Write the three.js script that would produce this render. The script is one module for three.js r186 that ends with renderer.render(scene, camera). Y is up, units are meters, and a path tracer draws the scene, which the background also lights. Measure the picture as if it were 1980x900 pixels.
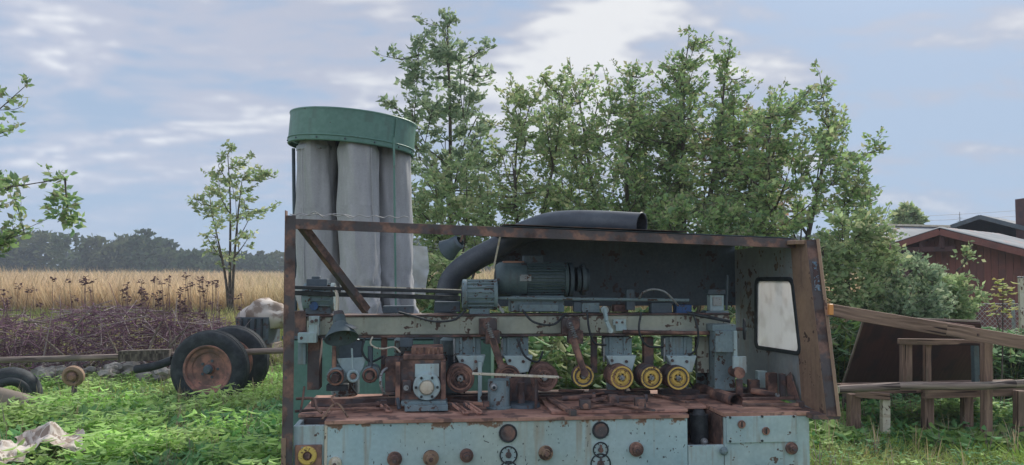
import * as THREE from 'three';
import { mergeGeometries, mergeVertices, toCreasedNormals } from 'three/addons/utils/BufferGeometryUtils.js';
import { RoundedBoxGeometry } from 'three/addons/geometries/RoundedBoxGeometry.js';

// ------------------------------------------------------------------ camera, sky, sun, exposure
const scene = new THREE.Scene();
const F = 1550, EYE = 1.6, PITCH = Math.atan(75 / F);
const camera = new THREE.PerspectiveCamera(2 * Math.atan(450 / F) * 180 / Math.PI, 1980 / 900, 0.1, 1500);
camera.position.set(0, EYE, 0); camera.rotation.set(PITCH, 0, 0); scene.add(camera);
const renderer = new THREE.WebGLRenderer({ antialias: true });
renderer.toneMapping = THREE.LinearToneMapping; renderer.toneMappingExposure = 1.7;
renderer.shadowMap.enabled = true;

// noise
function mulberry(a) { return () => { a |= 0; a = a + 0x6D2B79F5 | 0; let t = Math.imul(a ^ a >>> 15, 1 | a); t = t + Math.imul(t ^ t >>> 7, 61 | t) ^ t; return ((t ^ t >>> 14) >>> 0) / 4294967296; }; }
const rnd = mulberry(20240917);
const rr = (a, b) => a + (b - a) * rnd();
const hash = (x, y, s) => { let h = Math.imul(x, 374761393) ^ Math.imul(y, 668265263) ^ Math.imul(s, 2246822519); h = Math.imul(h ^ h >>> 13, 1274126177); h ^= h >>> 16; return (h >>> 0) / 4294967296; };
const sm = (t) => t * t * (3 - 2 * t);
const clamp = (x, a = 0, b = 1) => Math.min(b, Math.max(a, x));
const ss = (a, b, x) => sm(clamp((x - a) / (b - a)));
const lerp = (a, b, t) => a + (b - a) * t;
const mixc = (a, b, t) => [lerp(a[0], b[0], t), lerp(a[1], b[1], t), lerp(a[2], b[2], t)];
function vn(x, y, per, s) { const xi = Math.floor(x), yi = Math.floor(y), fx = sm(x - xi), fy = sm(y - yi), m = (k) => per ? ((k % per) + per) % per : k; const x0 = m(xi), x1 = m(xi + 1), y0 = m(yi), y1 = m(yi + 1); return lerp(lerp(hash(x0, y0, s), hash(x1, y0, s), fx), lerp(hash(x0, y1, s), hash(x1, y1, s), fx), fy); }
function fbm(x, y, per, oct, s = 1) { let v = 0, a = .5, t = 0; for (let i = 0; i < oct; i++) { v += a * vn(x, y, per, s + i); t += a; a *= .5; x *= 2; y *= 2; per *= 2; } return v / t; }

const SUN_AZ = 30 * Math.PI / 180, SUN_EL = 40 * Math.PI / 180;
const sunDir = new THREE.Vector3(Math.sin(SUN_AZ) * Math.cos(SUN_EL), Math.sin(SUN_EL), -Math.cos(SUN_AZ) * Math.cos(SUN_EL));
{
  const W = 2048, H = 1024, data = new Float32Array(W * H * 4);
  const deg = Math.PI / 180;
  // cloud banks and clear gaps as they stand in the sky: azimuth, elevation, half-widths (degrees), amount
  const banks = [[-16, 14, 17, 8, .20, -.02], [3, 15.5, 4.5, 2.6, .2, .30], [9, 18, 7, 3.2, .2, .30], [-9, 17.4, 3.2, 1.8, .1, .22], [-12, 13.5, 5, 1.4, .1, .12], [17, 13.5, 3.6, 2, .16, .18], [7, 10, 7, 3, .16, .16], [-3, 9, 5, 4, .12, .12],
    [31, 9, 6, 2.2, .12, .04], [-18, 5, 15, 3.5, -.16, -.2], [27, 12, 10, 9, -.30, -.34], [-15, 12.6, 3.4, .7, -.36, -.3], [-33, 14.5, 4, 1.4, -.24, -.2], [10.5, 15.7, 3, .8, -.32, -.4], [-10.6, 17, 1.2, .7, -.26, -.4], [-1.5, 16, 3, 1.5, -.14, -.2], [-24, 9.5, 7, 1.2, -.2, -.1]];
  for (let j = 0; j < H; j++) for (let i = 0; i < W; i++) {
    const el = ((j + .5) / H - .5) * Math.PI, lon = ((i + .5) / W - .5) * 2 * Math.PI;   // three.js equirect: u=.5 looks along +x
    const dx = Math.cos(el) * Math.cos(lon), dy = Math.sin(el), dz = Math.cos(el) * Math.sin(lon);
    const az = Math.atan2(dx, -dz) / deg, e = el / deg, up = Math.max(dy, 0);
    let c = mixc([.25, .325, .43], [.205, .268, .385], Math.pow(ss(0, 1, clamp(up * 1.7)), .8));
    const q = 1 / (up + .16), X = dx * q, Z = dz * q;
    const wx = fbm(X * 1.3 + 7, Z * 1.3 + 3, 0, 3, 11) - .5, wz = fbm(X * 1.3 + 31, Z * 1.3 + 17, 0, 3, 23) - .5;
    const n1 = fbm((X * .8 + Z * .5) * 1.5 + wx * 1.6 + 40, (Z * .8 - X * .5) * 3.1 + wz * 1.6 + 40, 0, 6, 5);
    const n2 = fbm(X * 5 + wx * 3 + 90, Z * 9 + wz * 3 + 90, 0, 4, 37);
    let bias = .07, lift = .05;
    for (const [a, b, wa, wb, k, k2] of banks) { const w = Math.exp(-(((az - a) / wa) ** 2) - ((e - b) / wb) ** 2); bias += k * w; lift += k2 * w; }
    const n3 = fbm(X * 12 + wx * 6 + Z * 4 + 20, Z * 22 + wz * 6 + 20, 0, 5, 41);
    const veil = ss(.30, .74, n1 + bias + (n2 - .5) * .55 + (n3 - .5) * .45) * ss(-2, 7, e);
    const thick = ss(.54, .98, n1 + lift + (n2 - .5) * .6 + (n3 - .5) * .65) * ss(0, 8, e);
    const haze = Math.exp(-up * 7);
    const face = 1 + 1.2 * (1 - (dx * sunDir.x + dy * sunDir.y + dz * sunDir.z)) / 2;   // front-lit clouds opposite the sun, out of view, brightened to light the machine front
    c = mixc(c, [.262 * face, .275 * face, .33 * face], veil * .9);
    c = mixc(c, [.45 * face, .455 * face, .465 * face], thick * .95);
    c = mixc(c, [.25, .335, .45], haze * .5);
    const cs = dx * sunDir.x + dy * sunDir.y + dz * sunDir.z, g = .5 * Math.exp(-(1 - cs) * 40) + .10 * Math.exp(-(1 - cs) * 9);
    c = [c[0] + g, c[1] + g * .97, c[2] + g * .92];
    if (e < 0) c = mixc(c, [.20, .21, .17], ss(0, 6, -e));
    const o = (j * W + i) * 4; data[o] = c[0]; data[o + 1] = c[1]; data[o + 2] = c[2]; data[o + 3] = 1;
  }
  const t = new THREE.DataTexture(data, W, H, THREE.RGBAFormat, THREE.FloatType);
  t.mapping = THREE.EquirectangularReflectionMapping; t.magFilter = t.minFilter = THREE.LinearFilter; t.wrapS = THREE.RepeatWrapping; t.needsUpdate = true;
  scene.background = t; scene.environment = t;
}
const sun = new THREE.DirectionalLight(new THREE.Color(1, .95, .86), 2.6);
sun.position.copy(sunDir).multiplyScalar(60); sun.position.z -= 8; sun.target.position.set(0, 0, -8); scene.add(sun, sun.target);
sun.castShadow = true; sun.shadow.radius = 22; sun.shadow.mapSize.set(2048, 2048);
Object.assign(sun.shadow.camera, { left: -30, right: 30, top: 30, bottom: -30, near: 1, far: 150 });
scene.fog = new THREE.FogExp2(new THREE.Color(.66, .74, .86), 0.0014);

// ------------------------------------------------------------------ helpers
const V = (x, y, z) => new THREE.Vector3(x, y, z);
function ray(px, py) { const y = (450 - py) / F, c = Math.cos(PITCH), s = Math.sin(PITCH); return V((px - 990) / F, y * c + s, y * s - c); }   // camera looks along -z, tipped up
function at(px, py, d) { const r = ray(px, py); return V(0, EYE, 0).addScaledVector(r, d / -r.z); }
function ground(px, py, y = 0) { const r = ray(px, py); return V(0, EYE, 0).addScaledVector(r, (y - EYE) / r.y); }
const off = new Map(), used = new Map();
function numbered(n) { const k = used.get(n) ?? 0; used.set(n, k + 1); return k ? `${n}_${String(k).padStart(3, '0')}` : n; }
function tag(o, label, category, group, kind) { if (label) o.userData.label = label; if (category) o.userData.category = category; if (group) o.userData.group = group; if (kind) o.userData.kind = kind; return o; }
function thing(name, label, category, base, group, turn = 0) {
  const o = new THREE.Group(); o.name = numbered(name); o.position.copy(base); o.rotation.y = turn; scene.add(o);
  off.set(o, turn ? V(0, 0, 0) : base.clone()); return tag(o, label, category, group);
}
function part(parent, name, geo, mat, label) {
  const b = off.get(parent) ?? V(0, 0, 0); const g = Array.isArray(geo) ? merge(geo) : geo;
  if (b.lengthSq()) g.translate(-b.x, -b.y, -b.z);
  const m = new THREE.Mesh(g, mat); m.name = name; m.castShadow = m.receiveShadow = true; if (label) m.userData.label = label;
  off.set(m, b); parent.add(m); return m;
}
function merge(list) {
  const a = list.map((g) => { const n = g.index ? g.toNonIndexed() : g; for (const k of Object.keys(n.attributes)) if (!['position', 'normal', 'uv'].includes(k)) n.deleteAttribute(k); return n; });
  return mergeGeometries(a);
}
function lone(name, label, category, geo, mat, group) {   // a thing that is one mesh, geometry given in world coordinates
  const g = Array.isArray(geo) ? merge(geo) : geo; g.computeBoundingBox(); const b = g.boundingBox, c = V((b.min.x + b.max.x) / 2, b.min.y, (b.min.z + b.max.z) / 2);
  g.translate(-c.x, -c.y, -c.z); const m = new THREE.Mesh(g, mat); m.name = numbered(name); m.position.copy(c); m.castShadow = m.receiveShadow = true; scene.add(m);
  return tag(m, label, category, group);
}
// texture coordinates in metres, from the side each face points to
function uvm(geo, jitter = true) {
  const g = geo.index ? geo.toNonIndexed() : geo, p = g.attributes.position, n = p.count, uv = new Float32Array(n * 2);
  const ox = jitter ? rnd() * 7 : 0, oy = jitter ? rnd() * 7 : 0, a = V(0, 0, 0), b = V(0, 0, 0), c = V(0, 0, 0), e = V(0, 0, 0);
  for (let i = 0; i < n; i += 3) {
    a.fromBufferAttribute(p, i); b.fromBufferAttribute(p, i + 1); c.fromBufferAttribute(p, i + 2);
    e.copy(c).sub(a).cross(b.clone().sub(a)); const ax = Math.abs(e.x), ay = Math.abs(e.y), az = Math.abs(e.z);
    [a, b, c].forEach((q, k) => { const o = (i + k) * 2; if (az >= ax && az >= ay) { uv[o] = q.x + ox; uv[o + 1] = q.y + oy; } else if (ay >= ax) { uv[o] = q.x + ox; uv[o + 1] = -q.z + oy; } else { uv[o] = q.z + ox; uv[o + 1] = q.y + oy; } });
  }
  g.setAttribute('uv', new THREE.BufferAttribute(uv, 2)); return g;
}
const boxg = (x0, y0, z0, x1, y1, z1, r = .004) => { const w = Math.abs(x1 - x0), h = Math.abs(y1 - y0), d = Math.abs(z1 - z0); const g = new RoundedBoxGeometry(w, h, d, 1, Math.min(r, w * .3, h * .3, d * .3)); g.translate((x0 + x1) / 2, (y0 + y1) / 2, (z0 + z1) / 2); return uvm(g); };
const UP = V(0, 1, 0);
function alignY(g, a, b) { const d = b.clone().sub(a); g.applyQuaternion(new THREE.Quaternion().setFromUnitVectors(UP, d.clone().normalize())); return g.translate((a.x + b.x) / 2, (a.y + b.y) / 2, (a.z + b.z) / 2); }
function rod(a, b, r0, r1 = r0, seg = 10, open = false) { return uvm(alignY(new THREE.CylinderGeometry(r1, r0, a.distanceTo(b), seg, 1, open), a, b)); }
function bar(a, b, w, h, bevel = .004) {   // rectangular bar: w across, h upright
  const d = b.clone().sub(a), L = d.length(); const g = uvm(new RoundedBoxGeometry(L, h, w, 1, Math.min(bevel, w * .3, h * .3))).rotateY(Math.PI / 2);
  const m = new THREE.Matrix4().lookAt(a, b, Math.abs(d.y / L) > .95 ? V(0, 0, 1) : UP).setPosition(a.clone().add(b).multiplyScalar(.5)); return g.applyMatrix4(m);
}
function tube(pts, r, seg = 24, rs = 8, closed = false) { return uvm(new THREE.TubeGeometry(new THREE.CatmullRomCurve3(pts, closed), seg, r, rs, closed)); }
function lathe(prof, a, b, seg = 24) {   // profile [radius, 0..1 along a->b]
  const L = a.distanceTo(b), g = new THREE.LatheGeometry(prof.map(([r, t]) => new THREE.Vector2(Math.max(r, 1e-4), (t - .5) * L)), seg); return uvm(alignY(toCreasedNormals(g, .6), a, b));
}
function roughen(g, amp, freq, seed = 3) { const p = g.attributes.position, nn = g.attributes.normal; for (let i = 0; i < p.count; i++) { const x = p.getX(i), y = p.getY(i), z = p.getZ(i); const k = (fbm(x * freq + z * freq * .7 + 50, y * freq + z * freq * .9 + 50, 0, 3, seed) - .5) * 2 * amp; p.setXYZ(i, x + nn.getX(i) * k, y + nn.getY(i) * k, z + nn.getZ(i) * k); } return g; }
function smoothed(g) { g.deleteAttribute('normal'); g.deleteAttribute('uv'); const m = mergeVertices(g, 1e-4); m.computeVertexNormals(); return m; }

// ------------------------------------------------------------------ materials
function tex(S, fn, srgb = true, T = S) {
  const d = new Uint8Array(S * T * 4);
  for (let j = 0; j < T; j++) for (let i = 0; i < S; i++) { const c = fn(i / S, j / T), o = (j * S + i) * 4; d[o] = clamp(c[0], 0, 255); d[o + 1] = clamp(c[1], 0, 255); d[o + 2] = clamp(c[2], 0, 255); d[o + 3] = 255; }
  const t = new THREE.DataTexture(d, S, T); t.wrapS = t.wrapT = THREE.RepeatWrapping; t.magFilter = THREE.LinearFilter; t.minFilter = THREE.LinearMipmapLinearFilter; t.generateMipmaps = true; if (srgb) t.colorSpace = THREE.SRGBColorSpace; t.needsUpdate = true; return t;
}
const bumpTex = tex(256, (u, v) => { const k = 255 * fbm(u * 16, v * 16, 16, 4, 71); return [k, k, k]; }, false);
function mat(map, size, { bump, ...o } = {}) {
  const m = new THREE.MeshPhysicalMaterial({ roughness: .8, metalness: 0, side: THREE.DoubleSide, ...o });
  if (map) { const t = map.clone(); t.needsUpdate = true; const s = Array.isArray(size) ? size : [size, size]; t.repeat.set(1 / s[0], 1 / s[1]); m.map = t; }
  if (bump) { m.bumpMap = bumpC; m.bumpScale = bump; }
  return m;
}
const bumpC = bumpTex.clone(); bumpC.repeat.set(2.5, 2.5); bumpC.needsUpdate = true;
// rust with orange, brown and near-black scale
const rustPal = (n, k) => n < .5 ? mixc([76, 62, 60], [120, 94, 86], n * 2) : mixc([120, 94, 86], [164, 126, 108], (n - .5) * 2 * k);
const rustT = tex(512, (u, v) => { const n = fbm(u * 6, v * 6, 6, 6, 1), m = fbm(u * 40, v * 40, 40, 2, 9); return rustPal(clamp((n - .5) * 2.1 + .42 + (m - .5) * .5), 1); });
const rustDarkT = tex(512, (u, v) => { const n = fbm(u * 7, v * 7, 7, 6, 2), m = fbm(u * 48, v * 48, 48, 2, 8); const c = rustPal(clamp((n - .5) * 2 + .3 + (m - .5) * .5), .6); return mixc(c, [84, 82, 86], ss(.44, .60, fbm(u * 9, v * 9, 9, 4, 66)) * .8); });
const tableT = tex(512, (u, v) => { const n = fbm(u * 3, v * 9, 3, 6, 4), m = fbm(u * 60, v * 60, 60, 2, 5); let c = mixc([138, 102, 90], [198, 154, 136], clamp((n - .5) * 2.4 + .5 + (m - .5) * .4)); c = mixc(c, [92, 74, 70], ss(.58, .70, fbm(u * 14, v * 14, 14, 4, 6)) * .7); return c; });
function paintT(base, base2, chip, amt, seed) { return tex(512, (u, v) => { const n = fbm(u * 5, v * 5, 5, 5, seed), f = fbm(u * 50, v * 50, 50, 2, seed + 7); let c = mixc(base, base2, clamp((n - .5) * 2 + .5)); c = c.map((k) => k + (f - .5) * 14); const r = fbm(u * 16, v * 16, 16, 5, seed + 13) * .62 + fbm(u * 3, v * 3, 3, 3, seed + 17) * .38; const ch = ss(1 - amt, 1 - amt + .035, r * .75 + f * .25); c = mixc(c, mixc(chip, [60, 44, 42], fbm(u * 30, v * 30, 30, 2, seed + 3)), ch); const st = ss(.55, .75, fbm(u * 30, v * 2, 30, 4, seed + 21) * .6 + n * .4); return mixc(c, chip, st * .35); }); }
const paleT = paintT([152, 176, 182], [174, 194, 196], [126, 108, 96], .34, 31);
const castT = paintT([104, 124, 132], [130, 150, 154], [96, 82, 75], .41, 41);
const beamT = paintT([140, 148, 140], [168, 172, 158], [112, 96, 84], .37, 51);
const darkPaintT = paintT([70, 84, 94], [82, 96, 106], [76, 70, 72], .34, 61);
const wallT = paintT([134, 142, 146], [150, 156, 156], [138, 118, 102], .37, 71);
const wallRustT = paintT([166, 138, 114], [142, 118, 100], [104, 84, 74], .38, 81);
const greenT = paintT([88, 126, 116], [98, 136, 126], [80, 96, 92], .30, 91);
const motorT = paintT([72, 90, 96], [88, 106, 110], [76, 68, 66], .38, 101);
const yellowT = tex(256, (u, v) => { const n = fbm(u * 8, v * 8, 8, 5, 111), f = fbm(u * 40, v * 40, 40, 2, 112); return mixc(mixc([206, 172, 82], [220, 194, 112], n), [98, 70, 54], ss(.58, .70, n * .6 + f * .4)); });
// big front sheet: faded grey-green paint, chips along the upper edge, scratches, rust runs under the nuts
const scr = []; for (let i = 0; i < 46; i++) scr.push([rnd(), rnd() * .9, rr(.004, .02), rr(-.5, .5) + (rnd() < .5 ? 1.2 : 0), rr(.0012, .003)]);
const frontT = tex(2048, (u, v) => {
  const x = u * 2.4, y = v * .72, n = fbm(x * 3, y * 3, 0, 5, 131), f = fbm(x * 60, y * 60, 0, 3, 133), b = fbm(x * 14, y * 14, 0, 4, 134);
  let c = mixc([152, 180, 188], [176, 199, 203], clamp((n - .5) * 2.2 + .5)); c = mixc(c, [174, 184, 172], ss(.5, .75, fbm(x * 1.3 + 9, y * 1.6, 0, 3, 141)) * .6); c = c.map((k) => k + (f - .5) * 16);
  const edge = ss(.60, .705, y);                                                     // worn upper lip
  c = mixc(c, [120, 86, 66], ss(.64, .72, b * .55 + f * .2 + edge * .32) * .9);
  c = mixc(c, [78, 66, 62], .85 * ss(.725, .755, b * .36 + fbm(x * 52, y * 52, 0, 3, 139) * .56 + edge * .06));
  c = mixc(c, [150, 122, 96], ss(.58, .78, fbm(x * 17, y * 1.6, 0, 4, 143)) * .42);
  c = mixc(c, [66, 68, 70], .8 * ss(.79, .82, fbm(x * 70, y * 40, 0, 3, 147)));
  for (const [sx, sy, L, a, w] of scr) { const dx = (u - sx) * 2.4, dy = (v - sy) * .72, p = dx * Math.cos(a) + dy * Math.sin(a), q = -dx * Math.sin(a) + dy * Math.cos(a); if (Math.abs(p) < L && Math.abs(q) < w) c = mixc(c, [48, 50, 54], .85); }
  return c;
}, true, 640);
const woodT = tex(512, (u, v) => { const g = fbm(u * 4, v * 60 + fbm(u * 3, v * 6, 3, 3, 151) * 4, 0, 4, 153), n = fbm(u * 3, v * 8, 3, 4, 155); let c = mixc([112, 98, 92], [158, 142, 132], clamp((g - .5) * 2 + .5)); c = mixc(c, [92, 92, 84], ss(.5, .7, n) * .5); return mixc(c, [52, 42, 42], ss(.68, .74, fbm(u * 2, v * 70, 0, 2, 157))); });
const brownT = tex(512, (u, v) => { const g = fbm(u * 50, v * 3, 50, 3, 161), n = fbm(u * 4, v * 4, 4, 5, 163); return mixc(mixc([74, 52, 54], [92, 64, 62], g), [60, 48, 54], ss(.45, .7, n) * .7); });
const redT = tex(512, (u, v) => { const g = fbm(u * 60, v * 3, 60, 3, 171), n = fbm(u * 5, v * 5, 5, 5, 173); return mixc(mixc([122, 78, 73], [136, 90, 82], g), [104, 76, 74], ss(.45, .75, n) * .7); });
const feltT = tex(512, (u, v) => { const n = fbm(u * 5, v * 5, 5, 6, 181), w = fbm(u * 120, v * 120, 120, 2, 183), s = fbm(u * 14, v * 2, 14, 4, 187); const k = 164 + (n - .5) * 24 + (w - .5) * 16 + (s - .5) * 30; return [k, k + 1, k + 4]; });
const rubberT = tex(256, (u, v) => { const n = fbm(u * 8, v * 8, 8, 5, 191), f = fbm(u * 60, v * 60, 60, 2, 193); return mixc([34, 40, 46], [62, 68, 72], clamp((n - .5) * 2 + .4 + (f - .5) * .6)); });
const rimT = tex(256, (u, v) => { const n = fbm(u * 7, v * 7, 7, 5, 195), f = fbm(u * 40, v * 40, 40, 2, 197); return mixc([172, 124, 110], [116, 92, 86], clamp((n - .5) * 2.6 + .5 + (f - .5) * .5)); });
const pipeT = tex(256, (u, v) => { const n = fbm(u * 6, v * 6, 6, 5, 201), f = fbm(u * 70, v * 70, 70, 2, 203); return mixc([52, 60, 70], [76, 84, 92], clamp((n - .5) * 2 + .4 + (f - .5) * .5)); });
const barkT = tex(256, (u, v) => { const n = fbm(u * 20, v * 5, 20, 5, 211); return mixc([62, 56, 52], [112, 104, 94], clamp((n - .5) * 2.4 + .5)); });
const sheetT = tex(512, (u, v) => { const n = fbm(u * 4, v * 4, 4, 5, 221), f = fbm(u * 30, v * 6, 30, 3, 223); return mixc(mixc([126, 131, 136], [152, 157, 160], clamp((n - .5) * 2 + .5)), [170, 120, 112], ss(.56, .72, f * .5 + n * .5) * .6); });
const soilT = tex(1024, (u, v) => { const n = fbm(u * 8, v * 8, 8, 6, 231), f = fbm(u * 90, v * 90, 90, 3, 233); return mixc(mixc([70, 80, 44], [104, 98, 62], clamp((n - .5) * 2.4 + .5)), [56, 48, 36], ss(.5, .7, f)); });
const fieldT = tex(512, (u, v) => { const n = fbm(u * 8, v * 8, 8, 6, 241), f = fbm(u * 90, v * 90, 90, 3, 243); return mixc(mixc([150, 134, 98], [128, 130, 78], clamp((n - .5) * 2.4 + .5)), [108, 92, 66], ss(.5, .75, f)); });
const stoneT = tex(256, (u, v) => { const n = fbm(u * 6, v * 6, 6, 5, 251); return mixc([120, 118, 116], [172, 168, 160], clamp((n - .5) * 2 + .5)); });
const sackT = tex(512, (u, v) => { const w = (Math.sin(u * 400) * Math.sin(v * 400)) * 6, n = fbm(u * 6, v * 6, 6, 5, 261); return mixc([196, 188, 180], [140, 124, 112], ss(.44, .68, n)).map((k) => k + w); });

const M = {
  rust: mat(rustT, .6, { roughness: .9, bump: .002 }), rustDark: mat(rustDarkT, .6, { roughness: .85, bump: .002 }), table: mat(tableT, 1.1, { roughness: .8, bump: .001 }),
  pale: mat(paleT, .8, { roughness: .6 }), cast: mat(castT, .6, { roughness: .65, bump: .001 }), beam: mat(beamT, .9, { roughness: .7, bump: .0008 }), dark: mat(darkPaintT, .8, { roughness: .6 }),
  wall: mat(wallT, 1.3, { roughness: .7 }), wallRust: mat(wallRustT, .9, { roughness: .85, bump: .001 }), green: mat(greenT, 1.2, { roughness: .5 }), motor: mat(motorT, .6, { roughness: .55 }), yellow: mat(yellowT, .25, { roughness: .7 }),
  front: mat(frontT, [2.4, .72], { roughness: .55 }), wood: mat(woodT, 1, { roughness: .9, bump: .002 }), brown: mat(brownT, .8, { roughness: .85 }), red: mat(redT, 1.4, { roughness: .85 }), felt: mat(feltT, .7, { roughness: 1, sheen: .3, sheenRoughness: .8 }),
  rubber: mat(rubberT, .5, { roughness: .75, bump: .001 }), rim: mat(rimT, .5, { roughness: .8 }), pipe: mat(pipeT, .6, { roughness: .42 }), bark: mat(barkT, .4, { roughness: 1, bump: .004 }), sheet: mat(sheetT, 2, { roughness: .85, specularIntensity: .4 }),
  soil: mat(soilT, 3, { roughness: 1, bump: .02 }), field: mat(fieldT, 6, { roughness: 1 }), stone: mat(stoneT, .5, { roughness: .95, bump: .004 }), sack: mat(sackT, .8, { roughness: .8, sheen: .2 }),
  black: mat(rubberT, .3, { roughness: .6 }), steel: mat(paintT([132, 138, 142], [160, 166, 168], [110, 84, 70], .42, 271), .4, { roughness: .45, metalness: .4 }), copperBar: mat(tableT, .5, { roughness: .8 }),
  cream: mat(paintT([196, 188, 168], [210, 204, 190], [150, 120, 90], .4, 281), .5, { roughness: .8 }), wire: mat(null, 1, { color: new THREE.Color(.32, .32, .33), roughness: .6 }), blue: mat(paintT([40, 74, 118], [56, 92, 140], [60, 60, 66], .4, 291), .3, { roughness: .6 }),
};

// ------------------------------------------------------------------ terrain
{
  const g = new THREE.PlaneGeometry(60, 40, 120, 80); g.rotateX(-Math.PI / 2); g.translate(0, 0, -12); const p = g.attributes.position;
  for (let i = 0; i < p.count; i++) { const x = p.getX(i), z = p.getZ(i); const e = Math.min(ss(0, 4, 30 - Math.abs(x)), ss(0, 4, z + 32), ss(0, 4, 8 - z)); p.setY(i, lerp(-.14, (fbm(x * .5 + 60, z * .5 + 60, 0, 4, 301) - .5) * .16 - .02, e)); }
  g.computeVertexNormals(); const m = part(scene, 'yard_ground', uvm(g, false), M.soil); m.userData = { kind: 'structure', label: 'weedy yard soil under the machine' };
  const f = new THREE.CircleGeometry(420, 64); f.rotateX(-Math.PI / 2); f.translate(0, -.12, 0); const q = part(scene, 'field', uvm(f, false), M.field); q.userData = { kind: 'structure', label: 'flat dry grass field reaching the far woods' };
}

// ------------------------------------------------------------------ the planing machine
const YAW = Math.atan(.32 / 3.23), O = V(-1.33, 0, -4.8);
const machine = thing('planing_machine', 'long rusty woodworking machine with pale blue cabinet, pulleys and open hood', 'machine', O, null, YAW);
machine.updateMatrixWorld(); const inv = machine.matrixWorld.clone().invert();
function lray(px, py) { const o = V(0, EYE, 0).applyMatrix4(inv), d = ray(px, py).transformDirection(inv); return [o, d]; }
const m = (px, py, w) => { const [o, d] = lray(px, py); return o.addScaledVector(d, (-w - o.z) / d.z); };      // point of the machine at depth w behind its front
const mu = (px, py, u) => { const [o, d] = lray(px, py); return o.addScaledVector(d, (u - o.x) / d.x); };      // point in the plane u along the machine
const my = (px, py, y) => { const [o, d] = lray(px, py); return o.addScaledVector(d, (y - o.y) / d.y); };      // point at height y
const pxm = (w) => (4.95 + w) / F;                                                                           // metres in a pixel at depth w
const pb = (parent, name, x0, y0, x1, y1, w, dep, material, r) => { const a = m(x0, y1, w), b = m(x1, y0, w); return part(parent, name, boxg(a.x, a.y, -w, b.x, b.y, -w - dep, r), material); };
const pg = (x0, y0, x1, y1, w, dep, r) => { const a = m(x0, y1, w), b = m(x1, y0, w); return boxg(a.x, a.y, -w, b.x, b.y, -w - dep, r); };
const zc = (c, r, dep, seg = 20, r2 = r) => rod(V(c.x, c.y, c.z), V(c.x, c.y, c.z - dep), r, r2, seg);
const T = .70, CW = 3.25, CD = 1.02;                                       // table height, cabinet length and depth
const P = (n, g, mt, parent = machine) => part(parent, n, g, mt);
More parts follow.
